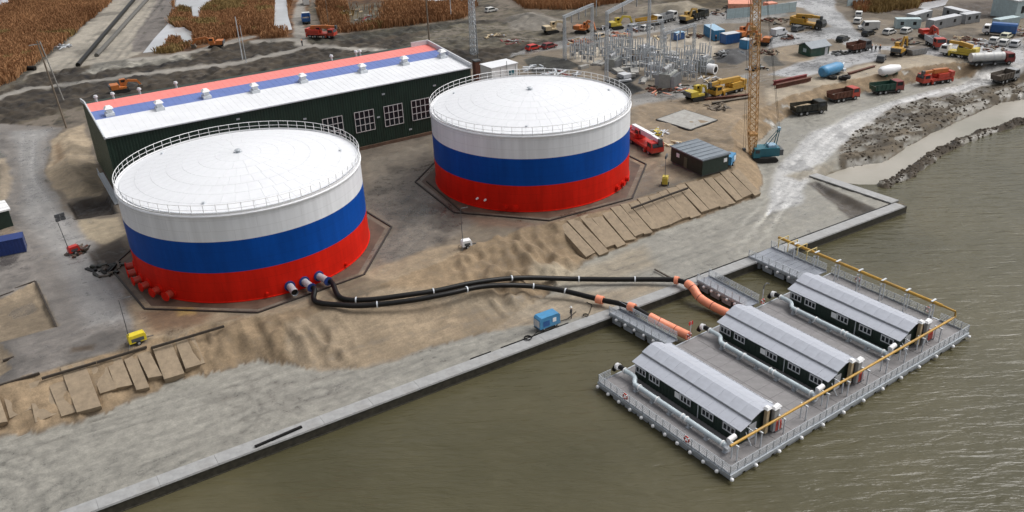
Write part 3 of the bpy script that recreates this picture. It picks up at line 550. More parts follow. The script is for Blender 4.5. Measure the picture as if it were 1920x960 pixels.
o = w_.build('lake_water', water_material('lake_water', (0.078, 0.070, 0.038), 0.13, 0.36, 1.0)); o['kind'] = 'structure'
lag = [(98.12,-22.77),(97.95,-26.59),(100.47,-30.42),(103.8,-32.94),(110.27,-32.01),(116.43,-30.91),(126.21,-28.6),(134.23,-27.79),(144.08,-27.2),(155.76,-28.02)]+[(180,-34),(185,-14)]+[(173.23,-17.65),(166.58,-15.5),(149.94,-17.33),(135.16,-19.33),(115.04,-23.73)]
w_ = MB(); w_.prism(lag, -4.79, -4.77)
o = w_.build('lagoon_water', water_material('lagoon_water', (0.31, 0.29, 0.245), 0.22, 0.10, 1.0)); o['kind'] = 'structure'
pond = water_material('pond_water', (0.46, 0.47, 0.49), 0.12, 0.03, 1.0)
for pl in ([(-14.53,279.56),(-10.72,275.99),(-12.67,260.9),(-16.05,258.65)], [(41.9,232.43),(53.59,221.43),(48.4,207.12),(41.7,195.67),(36.86,179.42),(35.61,182.73),(39.52,200.09),(37.01,204.85),(33.51,200.72)], [(27.82,183.18),(27.93,174.71),(30.28,172.64),(30.61,162.41),(26.98,148.97),(25,147.19),(25.55,157.41),(22.92,159.7),(19.82,149.93),(16.77,144.17),(12.19,144.82),(19.21,162.92)], [(70.24,202.97),(73.6,199.81),(62.76,167.22),(56.59,145.39),(51.64,147.81)], [(107.75,170.48),(126.35,155.71),(121.86,144.14),(114.75,148.22),(106.94,152.95),(104.47,160.31)], [(224.63,46.32),(236.27,44.78),(226.81,39.8),(217.87,39.33),(217.18,42.1)]):
    w_ = MB(); w_.prism(pl, 0.02, 0.13); o = w_.build('pond_water', pond); o['kind'] = 'structure'
    dd = sdist(pl, XX, YY); REEDW[dd > -0.3] = 0
# reeds: thin upright blades scattered over the marsh
def reeds():
    vs = []; cand = RNG.rand(1000000, 2); x = -75+cand[:,0]*360; y = 25+cand[:,1]*300
    i = np.clip(np.searchsorted(XS, x), 1, NXg-1); j = np.clip(np.searchsorted(YS, y), 1, NYg-1)
    ed_ = np.clip(REEDW[i, j]*1.25-0.25-0.8*np.abs(fbm(x/2.5, y/2.5, 202))*(REEDW[i, j] < 0.97), 0, 1); dens = ed_*(0.5+1.2*(fbm(x/9, y/9, 201)+0.5))
    keep = RNG.rand(len(x)) < dens; x = x[keep]; y = y[keep]; z = ZZ[i, j][keep]; n = len(x)
    h = 1.5+0.6*RNG.rand(n)+1.8*(fbm(x/14, y/14, 205)); a = RNG.rand(n)*math.pi; wd = 0.07+0.07*RNG.rand(n); lx = RNG.randn(n)*0.35; ly = RNG.randn(n)*0.35
    ca = np.cos(a)*wd; sa = np.sin(a)*wd
    v = np.empty((n, 4, 3)); v[:,0] = np.stack([x-ca, y-sa, z-0.1], -1); v[:,1] = np.stack([x+ca, y+sa, z-0.1], -1)
    v[:,2] = np.stack([x+ca*1.5+lx, y+sa*1.5+ly, z+h*0.85], -1); v[:,3] = np.stack([x-ca*0.6+lx*1.2, y-sa*0.6+ly*1.2, z+h], -1)
    t = RNG.rand(n)*0.3+1.5*(fbm(x/10, y/22, 211))+0.42
    t = np.clip(t, 0, 1)[:,None]; c = np.array((0.38,0.205,0.10))*t+np.array((0.21,0.102,0.048))*(1-t)
    gsel = (fbm(x/20, y/20, 222) > 0.17)[:,None]; c = np.where(gsel, c*np.array((0.8,1.05,0.9)), c)
    cols = np.repeat(np.concatenate([c, np.zeros((n,1))], 1), 4, 0).astype(np.float32)
    m = bpy.data.materials.new('dry_reed'); m.use_nodes = True; tt = m.node_tree; b = tt.nodes['Principled BSDF']; b.inputs['Roughness'].default_value = 0.9; b.inputs['Specular IOR Level'].default_value = 0.1
    at = tt.nodes.new('ShaderNodeAttribute'); at.attribute_name = 'soil'; tt.links.new(at.outputs['Color'], b.inputs['Base Color'])
    o = mesh_np('reed_bed', v.reshape(-1, 3), np.arange(n*4).reshape(-1, 4), cols, m)
    tag(o, 'tall rust-brown dry reeds covering the marsh behind the site', 'reeds', kind='stuff')
REEDW[np.hypot(XX-(30,137.81)[0], YY-(30,137.81)[1]) < 7.5] = 0; REEDW[np.hypot(XX-(59.08,126.46)[0], YY-(59.08,126.46)[1]) < 7] = 0
reeds()
# ---------------------------------------------------------------- quay wall
q = thing('quay_wall', 'long concrete quay wall with pale capping along the lake edge', 'wall', (0, -43.05, -3.5))
x = -96.0; seg = {}
while x < 95.5:
    L = 5.98 if x+6 < 96.9 else 96.9-x
    key = round(L, 2)
    if key not in seg: seg[key] = MB().hexa([(0,0,-0.12),(L,0,-0.12),(L,1.9,-0.12),(0,1.9,-0.12),(0,0.06,0.08),(L,0.06,0.08),(L,1.86,0.08),(0,1.86,0.08)]).mesh('capping_block', CAPC)
    link('capping_block', seg[key], q, (x, 0, random.uniform(-0.012, 0.012))); x += 6.0
MB().b(-96, 96.7, 0.10, 1.6, -5, -0.122).build('wall_face', QFACE, q)
MB().b(-96, 96.6, -0.03, 0.095, -1.4, -1.22).build('waterline_beam', QFACE, q)
for a, b_ in ((14,17), (18.5,29), (49,95.2)):
    MB().b(a, b_, 1.98, 2.14, -0.3, 0.075).build('drain_slot', BLACK, q)
pier = thing('pier_arm', 'short concrete wall returning inland from the far quay corner', 'wall', (95.05, -43.05, -3.5))
MB().hexa([(0.0,1.9,-2.5),(1.8,1.9,-2.5),(0.6,18.2,-2.5),(-1.2,18.2,-2.5),(0.0,1.9,0.10),(1.8,1.9,0.10),(0.6,18.2,0.10),(-1.2,18.2,0.10)]).build('wall_body', QFACE, pier)
MB().hexa([(-0.08,1.92,0.103),(1.88,1.92,0.103),(0.68,18.3,0.103),(-1.28,18.3,0.103),(-0.08,1.92,0.3),(1.88,1.92,0.3),(0.68,18.3,0.3),(-1.28,18.3,0.3)]).build('capping_block', CAPC, pier)
# sand slabs cut into the banks
def slabs(x0, x1, name, label, wlo, whi, lo, hi, skip, seed, tlo=0.1, thi=0.26, bot=1.4, jit=1.0):
    rr = random.Random(seed); r = thing(name, label, 'embankment', (0,0,0)); r['kind'] = 'structure'; x = x0
    while x < x1:
        w = rr.uniform(wlo, whi)
        if rr.random() > skip:
            ya = np.interp(x, FT[:,0], FT[:,1]); yb = np.interp(x, CR[:,0], CR[:,1]); s0 = lo+rr.uniform(-0.05, 0.16)*jit; s1 = hi+rr.uniform(-0.14, 0.04)*jit; dx = -0.2+rr.uniform(-0.35, 0.35)*jit
            def pt(u, s, k): return (u+dx*s, ya+(yb-ya)*s-k*0.55, LOW*(1-s)+k)
            g = rr.uniform(0.03, 0.09); t0 = rr.uniform(tlo, thi)
            m = MB(); j = lambda: rr.uniform(-0.12, 0.12)
            tb = t0*bot; sk = rr.uniform(-0.25, 0.25)
            m.hexa([pt(x+g,s0,-0.5), pt(x+w-g,s0,-0.5), pt(x+w-g,s1,-0.5), pt(x+g,s1,-0.5), pt(x+g+j(),s0,tb*(1+sk)), pt(x+w-g+j(),s0+j()*0.3,tb*(1-sk)), pt(x+w-g*1.6+j(),s1,t0*0.6), pt(x+g*1.6+j(),s1+j()*0.3,t0*0.6)])
            m.build('sand_slab', SLABM, r)
        x += w
slabs(41.5, 80.0, 'slabbed_embankment', 'row of flat sand slabs on the bank below the farther tank', 1.7, 2.5, 0.05, 0.95, 0.0, 5, 0.16, 0.30, 1.5, 0.45)
slabs(-46.0, -15.0, 'slumped_embankment', 'broken sand slabs on the bank at the lower left', 1.5, 2.9, 0.16, 0.9, 0.12, 11, 0.16, 0.38, 2.2)
# loose lumps of mud on the rubble field and berm
def lumps():
    poly = [(109.54,-18.57),(119.08,-14),(138.87,-9.26),(156.99,-11.06),(172.64,-12.74),(180.28,-13.17),(166.48,-21.36),(161.14,-18.6),(145.97,-19.71),(131.53,-21.65),(113.83,-25.62),(104.19,-26.03),(103.58,-23.14)]
    base = MB().ball((0,0,0), 1, 6); bv = np.array(base.v); bf = [f for f in base.f]; V = []; F = []; n = 0
    for _ in range(3000):
        if random.random() < 0.82:
            x = random.uniform(100, 175); y = random.uniform(-26, 3)
            if sdist(poly, np.array(x), np.array(y)) < 0: continue
        else:
            k = random.randrange(len(BERM)-2); t = random.random(); x = BERM[k][0]*(1-t)+BERM[k+1][0]*t+random.gauss(0, 0.8); y = BERM[k][1]*(1-t)+BERM[k+1][1]*t+random.gauss(0, 0.8)
        s = random.uniform(0.08, 0.32); z = gz(x, y)
        if z < -4.9: continue
        sc = np.array((s*random.uniform(0.7,1.5), s*random.uniform(0.7,1.5), s*random.uniform(0.5,0.9)))
        V.append(bv*sc*(1+0.25*RNG.randn(len(bv),1)*0.6)+np.array((x,y,z))); F += [tuple(i+n for i in f) for f in bf]; n += len(bv)
    me = bpy.data.meshes.new('mud_lumps'); me.from_pydata(np.concatenate(V).tolist(), [], F); me.update(); me.materials.append(mat('clod_mud', (0.085,0.066,0.045), 0.9, var=0.6, scale=0.35))
    tag(link('mud_lumps', me), 'lumps of broken mud beside the lagoon', 'rubble', kind='stuff')
lumps()
# ---------------------------------------------------------------- storage tanks
TR = 17.1; Z1, Z2, Z3, ZA = 4.46, 9.0, 12.45, 15.2
def dome(r): return 12.82+(ZA-12.82)*(1-(r/TR)**2)
def dome_c(r): return dome(r)*0.55+(12.82+(ZA-12.82)*(1-r/TR))*0.45
TANK_PANELS = {}
def panel_mesh(r0, r1, n, k=3):
    key = (r0, r1, n)
    if key in TANK_PANELS: return TANK_PANELS[key]
    g = 0.026; m = MB(); rows = [r0+g/2, (r0+r1)/2, r1-g/2]
    for zt in (0.0, -0.06):
        for r in rows:
            a = math.pi/n-g/2/r
            for j in range(k+1):
                t = -a+2*a*j/k; m.v.append((r*math.cos(t), r*math.sin(t), dome_c(r)+zt))
    W = k+1; N = 3*W
    for i in range(2):
        for j in range(k): m.f.append((i*W+j, (i+1)*W+j, (i+1)*W+j+1, i*W+j+1))
    rim = [j for j in range(W)]+[W+k, 2*W+k]+[2*W+j for j in range(k-1,-1,-1)]+[W]
    for a, b in zip(rim, rim[1:]+rim[:1]): m.f.append((a, b, b+N, a+N))
    me = m.mesh('roof_panel', ROOFW); TANK_PANELS[key] = me; return me
POSTM = MB().b(-0.03, 0.03, -0.03, 0.03, 0, 1.45).mesh('post', WHITE)
def tank(loc, label):
    t = thing('storage_tank', label, 'tank', loc, 0, 'flag-striped storage tanks')
    def band(name, z0, z1, m):
        prof = []; z = z0
        while z < z1-0.01:
            e = min(z+1.5, z1); prof += [(TR, z)]; z = e
        prof.append((TR, z1))
        return MB().lathe(prof, 144).build(name, m, t, True)
    MB().lathe([(TR-0.2,-0.02),(TR+0.12,-0.02),(TR+0.12,0.10),(TR,0.12)], 144).build('base_flange', TRED, t)
    band('red_band', 0.1, Z1, TRED); band('blue_band', Z1, Z2, TBLUE); band('white_band', Z2, Z3, TWHITE)
    MB().lathe([(TR,Z3),(TR+0.16,Z3+0.03),(TR+0.18,Z3+0.22),(TR+0.04,Z3+0.34),(TR-0.3,Z3+0.37),(TR-0.6,Z3+0.33)], 144).build('roof_edge', ROOFW, t, True)
    MB().lathe([(0.05, ZA-0.06)]+[(r, dome_c(r)-0.05) for r in (3,6,9,12,15,16.6)], 96).build('roof_deck', LGALV, t, True)
    for r0, r1, n in ((0.6,3.2,12),(3.2,5.6,18),(5.6,7.9,28),(7.9,10.1,36),(10.1,12.3,42),(12.3,14.45,48),(14.45,16.55,56)):
        me = panel_mesh(r0, r1, n)
        for k in range(n): link('roof_panel', me, t, None, 2*math.pi*(k+0.37*(n % 4))/n)
    MB().cyl((0,0,ZA-0.1),(0,0,ZA+0.3),0.3,n=14).cyl((0,0,ZA+0.3),(0,0,ZA+0.42),0.5,0.3,n=14).build('roof_vent', GALV, t)
    for k in range(3):
        a = 2.2+k*1.9; MB().cyl((9*math.cos(a)*1.6,9*math.sin(a)*1.6,dome_c(14.4)-0.1),(9*math.cos(a)*1.6,9*math.sin(a)*1.6,dome_c(14.4)+0.25),0.22,n=10).build('roof_hatch', LGALV, t)
    rr = TR+0.02; z = Z3+0.33
    for k in range(68):
        a = 2*math.pi*k/68; o = link('post', POSTM, t, (rr*math.cos(a), rr*math.sin(a), z), a)
    MB().ring(rr, z+1.43, 0.045, 136).build('top_rail', WHITE, t)
    MB().ring(rr, z+0.75, 0.035, 136).build('mid_rail', WHITE, t)
    MB().lathe([(rr-0.015,z+0.05),(rr+0.015,z+0.05),(rr+0.015,z+0.28),(rr-0.015,z+0.28)], 136, 0, 0, True).build('kick_plate', WHITE, t)
    return t
def nozzle(t, ang, z, r, L, m, mf, name='nozzle', open_end=False):
    c, s = math.cos(ang), math.sin(ang); p = Vector((c*(TR-0.1), s*(TR-0.1), z)); q = Vector((c*(TR+L), s*(TR+L), z))
    o = MB().cyl(p, q, r, n=16, caps=not open_end).build(name, m, t, True)
    if open_end: MB().cyl(p*0.99, q*0.985+Vector((0,0,z*0.015)), r*0.82, n=16).build('bore', BLACK, o)
    MB().cyl(p, p+(q-p).normalized()*0.28, r*1.5, n=16).build('flange', mf, o)
    if not open_end: MB().cyl(q, q+(q-p).normalized()*0.12, r*1.28, n=16).build('flange', mf, o)
    return o
t1 = tank((0,0,0), 'nearer flag-striped tank with black hoses leaving its foot')
t2 = tank((50.1,0,0), 'farther flag-striped tank beside the dark green hall end')
for k in range(6): nozzle(t1, R_(171+8.4*k), 0.85+0.05*(k % 2), 0.52, 1.15, BRED, TRED)
for a in (258, 286, 300): nozzle(t1, R_(a), 0.6, 0.16, 0.25, TRED, TRED)
NZ = []
for a in (268.5, 275.5, 283.0):
    nozzle(t1, R_(a), 0.95, 0.5, 2.3, GALV, NAVY, 'outlet_pipe', a < 270); NZ.append((math.cos(R_(a)), math.sin(R_(a))))
for a in (222, 228, 293, 300, 307): nozzle(t2, R_(a), 0.7, 0.32, 0.4, TRED, TRED)
for a in (206, 211): nozzle(t2, R_(a), 1.6, 0.12, 0.3, WHITE, WHITE)
def foundation(loc, rot, label):
    f = thing('tank_foundation', label, 'foundation', loc, rot, 'octagonal tank foundations')
    ring = lambda r: [(r*math.cos(math.pi/8+k*math.pi/4), r*math.sin(math.pi/8+k*math.pi/4)) for k in range(8)]
    MB().prism(ring(20.6), -0.9, -0.16).build('slab', FOUND, f)
    m = MB(); a = ring(20.4); b = ring(18.0)
    i = len(m.v); m.v += [(p[0],p[1],-0.157) for p in a]+[(p[0],p[1],-0.03) for p in b]
    for k in range(8): j = (k+1) % 8; m.f.append((k, j, 8+j, 8+k))
    m.f.append(tuple(range(8,16))); m.build('screed', FTOP, f)
    for k in range(8):
        p = ring(20.75)[k]; q = ring(20.75)[(k+1) % 8]; MB().bar((p[0],p[1],-0.05),(q[0],q[1],-0.05),0.24,0.22).build('edge_bar', mat('dark_slab_edge',(0.03,0.024,0.02),0.6), f)  # near-black bar along each side of the octagon
foundation((0,0,0), R_(6), 'rust-stained octagonal slab under the nearer tank')
foundation((50.1,0,0), R_(-3), 'grey-brown octagonal slab under the farther tank')
# ---------------------------------------------------------------- hoses and floats
def hose(name, label, pts, r, m, clamps, cm, floats=()):
    path = catmull(pts, 8); h = thing(name, label, 'hose', (0,0,0)); n = len(path)
    MB().tube(path, r, 12).build('tube', m, h, True)
    for c in clamps:
        k = int(c*(n-2)); p = path[k]; d = (path[k+1]-path[k]).normalized(); MB().cyl(p-d*0.09, p+d*0.09, r*1.25, n=12).build('coupling', cm, h)
    for a, b in floats:
        sub = path[int(a*(n-1)):int(b*(n-1))+1]
        f = MB().tube(sub, r*1.65, 14).build('float_collar', FLOATO, h, True)
        if len(sub) > 10:
            for k in range(4, len(sub)-2, 7): p = sub[k]; d = (sub[k+1]-p).normalized(); MB().cyl(p-d*0.05, p+d*0.05, r*1.69, n=14, caps=False).build('strap', DRED, f)
    return h
def at(px, z): return (px[0], px[1], z if z >= 0 else (z*1.75 if z > -2 else z-1.5))
n2 = NZ[1]; n3 = NZ[2]
P2 = [(n2[0]*(TR+2.0), n2[1]*(TR+2.0), 0.95), (n2[0]*(TR+2.9)+0.15, n2[1]*(TR+2.9), 0.85), at((1.24,-22.23),0.35), at((3.77,-24.78),0.15), at((6.78,-26.54),-0.05), at((12,-28.71),-0.05), at((17.04,-29.85),-0.1), at((21.39,-30.21),-0.25), at((25.08,-31.17),-0.5), at((29.06,-32.48),-1.0), at((32.52,-35.31),-1.35), at((35.26,-39.65),-1.5), at((36.51,-42.17),-1.4), at((37.35,-44.54),-1.35), at((38.06,-47.21),-1.6), at((39.41,-49.52),-2.1), at((39.96,-52.29),-2.2)]
hose('supply_hose', 'lower black supply hose running from the tank to the near gangway', P2, 0.36, BLACK, (0.27,0.42,0.57,0.63), LGALV, ((0.683,0.703),(0.795,0.82),(0.868,1.0)))
P3 = [(n3[0]*(TR+2.0), n3[1]*(TR+2.0), 0.95), (n3[0]*(TR+2.9)+0.25, n3[1]*(TR+2.9), 0.8), at((4.5,-23.12),0.2), at((7.32,-25.41),0.05), at((11.99,-27.14),0.0), at((16.28,-28.24),-0.1), at((20.94,-28.81),-0.2), at((26.05,-29.6),-0.5), at((30.25,-30.66),-0.9), at((35.59,-32.92),-1.4), at((41.02,-36.44),-1.55), at((45.61,-39.76),-1.55), at((47.54,-41.74),-1.5), at((47.83,-44.06),-1.5), at((47.71,-45.98),-2.0), at((48.06,-48.59),-2.4), at((48.34,-51.81),-2.3)]
hose('supply_hose', 'upper black supply hose ending in a bent orange float at the quay', P3, 0.36, BLACK, (0.17,0.31,0.46,0.58,0.66), LGALV, ((0.735,0.757),(0.79,1.0)))
MB().tube(catmull([at((47.84,-36.33),-1.85), at((47.92,-38.84),-1.85), at((48.02,-40.11),-1.85)],4), 0.14, 8).build('loose_pipe', MUDM)
tag(bpy.data.objects['loose_pipe'], 'short dark pipe lying on the apron beside the upper hose', 'pipe')
# ---------------------------------------------------------------- pump hall
hall = thing('pump_hall', 'long dark green hall with a red, blue and white striped roof', 'building', (0,0,0))
HX0, HX1, HY0, HY1, HE, HB = -13.9, 55.4, 30.2, 48.6, 11.9, 13.1
def corr(x0, x1, y, z0, zt0, zt1, m, name, par, step=0.5, d=0.06, axis='x'):
    k = MB(); n = max(2, int((x1-x0)/step)); i = 0
    for j in range(n):
        a = x0+(x1-x0)*j/n; b = x0+(x1-x0)*(j+1)/n
        for u, off in ((a,0),(a+(b-a)*0.45,0),(a+(b-a)*0.5,d),(a+(b-a)*0.95,d)):
            t = (u-x0)/(x1-x0); zt = zt0+(zt1-zt0)*t
            p = (u, y+off) if axis == 'x' else (y+off, u)
            k.v += [(p[0],p[1],z0), (p[0],p[1],zt)]
    n2_ = len(k.v)//2
    k.f = [(2*q, 2*q+2, 2*q+3, 2*q+1) for q in range(n2_-1)]
    return k.build(name, m, par)
MB().b(HX0+0.1, HX1-0.1, HY0+0.15, HY1-0.1, 0.3, HE-0.2).build('wall_core', GREENW, hall)
corr(HX0, HX1, HY0, 0.6, HE, HE, GREENW, 'front_wall', hall)
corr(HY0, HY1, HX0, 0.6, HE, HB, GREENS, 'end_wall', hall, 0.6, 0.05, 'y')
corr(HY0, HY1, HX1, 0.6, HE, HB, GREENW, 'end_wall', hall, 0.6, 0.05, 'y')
MB().b(HX0+0.05, HX1-0.05, HY1-0.09, HY1, 0.6, HB).build('back_wall', GREENW, hall)
MB().b(HX0-0.1, HX1+0.1, HY0-0.25, HY1+0.1, -0.3, 0.6).build('plinth', FOUND, hall)
def rz_(y): return HE+(HB-HE)*(y-HY0)/(HY1-HY0)
def stripe(name, y0, y1, m):
    i = MB(); xs = np.arange(HX0+0.02, HX1, 1.15)
    i.hexa([(HX0-0.05,y0,rz_(y0)+0.02),(HX1+0.05,y0,rz_(y0)+0.02),(HX1+0.05,y1,rz_(y1)+0.02),(HX0-0.05,y1,rz_(y1)+0.02),(HX0-0.05,y0,rz_(y0)+0.12),(HX1+0.05,y0,rz_(y0)+0.12),(HX1+0.05,y1,rz_(y1)+0.12),(HX0-0.05,y1,rz_(y1)+0.12)])
    for x in xs: i.hexa([(x,y0+0.01,rz_(y0)+0.1),(x+0.06,y0+0.01,rz_(y0)+0.1),(x+0.06,y1-0.01,rz_(y1)+0.1),(x,y1-0.01,rz_(y1)+0.1),(x,y0+0.01,rz_(y0)+0.14),(x+0.06,y0+0.01,rz_(y0)+0.14),(x+0.06,y1-0.01,rz_(y1)+0.14),(x,y1-0.01,rz_(y1)+0.14)])
    i.build(name, m, hall)
ya, yb_ = HY0+9.2, HY0+13.9
stripe('white_roof_stripe', HY0-0.25, ya, ROOFW); stripe('blue_roof_stripe', ya, yb_, RBLUE); stripe('red_roof_stripe', yb_, HY1+0.2, RRED)
MB().bar((HX0-0.06,HY0-0.3,HE+0.10),(HX0-0.06,HY1+0.19,HB+0.3),0.22,0.5).build('gable_trim', LGALV, hall)
MB().bar((HX1+0.06,HY0-0.3,HE+0.35),(HX1+0.06,HY1+0.3,HB+0.5),0.3,1.1).build('gable_parapet', LGRY, hall)
MB().bar((HX1-4,HY1+0.2,HB+0.5),(HX1,HY1+0.2,HB+0.5),0.25,1.2).build('parapet_return', LGRY, hall)
MB().bar((HX0,HY0-0.3,HE+0.02),(HX1,HY0-0.3,HE+0.02),0.12,0.2).build('eaves_trim', LGALV, hall)
vent0 = MB().b(-0.75,0.75,-0.9,0.9,0,0.55).b(-0.5,0.5,-0.55,0.55,0.55,1.35).mesh('roof_vent', LGALV)
cap0 = MB().hexa([(-0.75,-0.8,1.3),(0.75,-0.8,1.3),(0.75,0.8,1.3),(-0.75,0.8,1.3),(-0.35,-0.4,1.75),(0.35,-0.4,1.75),(0.35,0.4,1.75),(-0.35,0.4,1.75)]).mesh('vent_cowl', WHITE)
for px in ([(-11.21,42.41),(-3.14,37.94),(5.56,40.48),(14.08,37.08),(23.68,39.4),(35.77,35.32),(44.97,38.67),(53.62,36.97)]):
    yy = min(max(px[1], ya-0.6), ya+1.2); v = link('roof_vent', vent0, hall, (px[0], yy, rz_(yy)+0.05)); link('vent_cowl', cap0, v)
pv = MB().cyl((0,0,-0.4),(0,0,1.0),0.22,n=10).cyl((0,0,0.9),(0,0,1.25),0.42,0.3,n=10).mesh('flue', LGALV)
for px in [(-11.87,50.7),(-8.94,50.48),(-4.27,50.2),(2.36,50.25),(33.66,50.42),(39.11,49.83),(40,49.66)]: link('flue', pv, hall, (px[0], HY1+1.2, HB-0.1))
for wi, x in enumerate((25.2, 31.6, 37.7, 43.6)):
    w = MB().b(x-1.95,x+1.95,HY0-0.10,HY0-0.02,3.6,7.6).build('window', GLASS, hall)
    fr = MB()
    for k in range(5): fr.b(x-1.95+k*0.975-0.06, x-1.95+k*0.975+0.06, HY0-0.18, HY0-0.105, 3.54, 7.66)
    for k in range(4): fr.b(x-1.95, x+1.95, HY0-0.205, HY0-0.182, 3.6+k*1.333-0.06, 3.6+k*1.333+0.06)
    fr.build('window_frame', mat('pale_window_frame', (0.62,0.60,0.60), 0.5), w)
    for k in range(4):
        for j in range(3): MB().b(x-1.95+k*0.975+0.07, x-1.95+(k+1)*0.975-0.07, HY0-0.125, HY0-0.103, 3.67+j*1.333, 3.6+(j+1)*1.333-0.07).build('pane', GLASS, w)
for x, z in ((8,10.6),(20,8.2),(34.5,5.6),(36,9.9),(47,9.6),(28.5,1.6),(41,1.8)): MB().b(x-0.3,x+0.3,HY0-0.12,HY0-0.03,z,z+0.3).build('wall_lamp', GALV, hall)
m = MB()
for k in range(14):
    a = k/13; y = HY1-0.5-(HY1-HY0-1)*a; m.bar((HX0-1.0,y,0.2),(HX0-1.0,y,1.35),0.06)
for z in (0.75,1.32): m.bar((HX0-1.0,HY1-0.5,z),(HX0-1.0,HY0+0.5,z),0.07)
m.b(HX0-1.1,HX0-0.05,HY0+0.4,HY1-0.4,0.1,0.25); m.build('side_walkway', LGALV, hall)
corr(HY1, HY1+6.5, HX0, 0.6, HB, 12.2, GREENS, 'end_wall', hall, 0.6, 0.05, 'y')
MB().hexa([(HX0+0.1,HY1+0.25,0.6),(HX1-0.1,HY1+0.25,0.6),(HX1-0.1,HY1+6.5,0.6),(HX0+0.1,HY1+6.5,0.6),(HX0+0.1,HY1+0.25,HB-0.15),(HX1-0.1,HY1+0.25,HB-0.15),(HX1-0.1,HY1+6.5,12.0),(HX0+0.1,HY1+6.5,12.0)]).build('back_aisle', GREENW, hall)
MB().bar((HX0-0.06,HY1+0.2,HB+0.3),(HX0-0.06,HY1+6.6,12.5),0.22,0.6).build('gable_trim', LGALV, hall)
# white cabin beside the hall
cb = thing('white_cabin', 'white box cabin behind the farther tank at the hall corner', 'cabin', at((74.32,50.77),0), R_(2))
MB().b(-3.6,3.6,-2.2,2.6,0.1,5.3).build('wall', WHITE, cb); MB().b(-3.75,3.75,-2.35,2.75,5.3,5.5).build('roof', ROOFW, cb)
MB().b(1.2,2.6,-2.27,-2.2,3.0,4.0).build('window', TEAL, cb); MB().b(-2.6,-1.6,-2.27,-2.2,0.15,2.3).build('door', LGRY, cb); MB().cyl((0.5,-2.4,0),(0.5,-2.4,6.4),0.07).build('downpipe', GRYP, cb)
for x in (-1.2, 3.0): MB().b(x-0.03,x+0.03,-2.26,-2.2,0.1,5.2).build('panel_joint', GRYP, cb)
# ---------------------------------------------------------------- pontoon
PA = R_(3.3); PB = (25.63, -74.4); PL, PW = 44.1, 20.9; DZ = -4.0
def pw(u, v, z=0.0): return (PB[0]+u*math.cos(PA)-v*math.sin(PA), PB[1]+u*math.sin(PA)+v*math.cos(PA), z)
pon = thing('floating_pontoon', 'big grey floating pontoon with railings carrying three pump houses', 'pontoon', (PB[0],PB[1],DZ), PA)
MB().b(0.1,PL-0.1,0.1,PW-0.1,-0.16,0.0).build('deck', DECK, pon)
plate = MB().b(0.02,2.63,0.02,1.98,0,0.025).mesh('deck_plate', DECK)
for i in range(16):
    for j in range(10): link('deck_plate', plate, pon, (0.2+i*2.662, 0.2+j*2.0, 0.002))
MB().b(0,PL,-0.05,0.12,-0.35,0.06).b(0,PL,PW-0.12,PW+0.05,-0.35,0.06).b(-0.05,0.12,0.125,PW-0.125,-0.35,0.06).b(PL-0.12,PL+0.05,0.125,PW-0.125,-0.35,0.06).build('rim_beam', GALV, pon)
fl = MB().hexa([(0.15,0.1,-1.2),(1.75,0.1,-1.2),(1.75,1.5,-1.2),(0.15,1.5,-1.2),(0,0,-0.36),(1.9,0,-0.36),(1.9,1.6,-0.36),(0,1.6,-0.36)]).mesh('float', mat('float_grey',(0.40,0.42,0.45),0.5,var=0.2))
for k in range(19):
    link('float', fl, pon, (0.15+k*2.25, 0.05, 0)); link('float', fl, pon, (0.15+k*2.25, PW-1.65, 0))
for k in range(8):
    link('float', fl, pon, (1.65, 2.0+k*2.05, 0), R_(90)); link('float', fl, pon, (PL-0.05, 2.0+k*2.05, 0), R_(90))
MB().b(1.9,PL-1.9,1.8,PW-1.8,-0.9,-0.17).build('hull', DGREY, pon)
bl = MB().ball((0,0,0),0.22,12).mesh('fender_ball', WHITE); smooth_by_angle(bl)
balls = [(u,-0.25) for u in np.linspace(0.0,PL-0.3,13)]+[(-0.25,v) for v in np.linspace(1.6,PW-0.3,11)]+[(PL+0.3,v) for v in np.linspace(0.6,PW,6)]
for u, v in balls: link('fender_ball', bl, pon, (u, v, -0.32))
rp0 = MB().b(-0.035,0.035,-0.035,0.035,0,1.15).mesh('railing_post', GALV)
def fence(par, pts, z, pm=None, gap=1.1, h=1.12):
    for (a, b) in zip(pts[:-1], pts[1:]):
        a = Vector((a[0],a[1],z)); b = Vector((b[0],b[1],z)); L = (b-a).length; n = max(1, int(round(L/gap)))
        for k in range(n): link('railing_post', rp0, par, tuple(a+(b-a)*k/n))
        r = MB()
        for zz in (0.30, 0.52, 0.74, 0.94, h): r.bar(a+Vector((0,0,zz)), b+Vector((0,0,zz)), 0.05)
        r.build('guard_rail', GALV, par)
        MB().bar(a+Vector((0,0,0.1)), b+Vector((0,0,0.1)), 0.03, 0.16).build('toe_board', GALV, par)
fence(pon, [(0.1,PW-0.1),(0.1,0.1),(PL-0.1,0.1),(PL-0.1,4.0)], 0.03)
fence(pon, [(PL-0.1,5.0),(PL-0.1,PW-0.1)], 0.03)
fence(pon, [(0.1,PW-0.1),(2.0,PW-0.1)], 0.03)
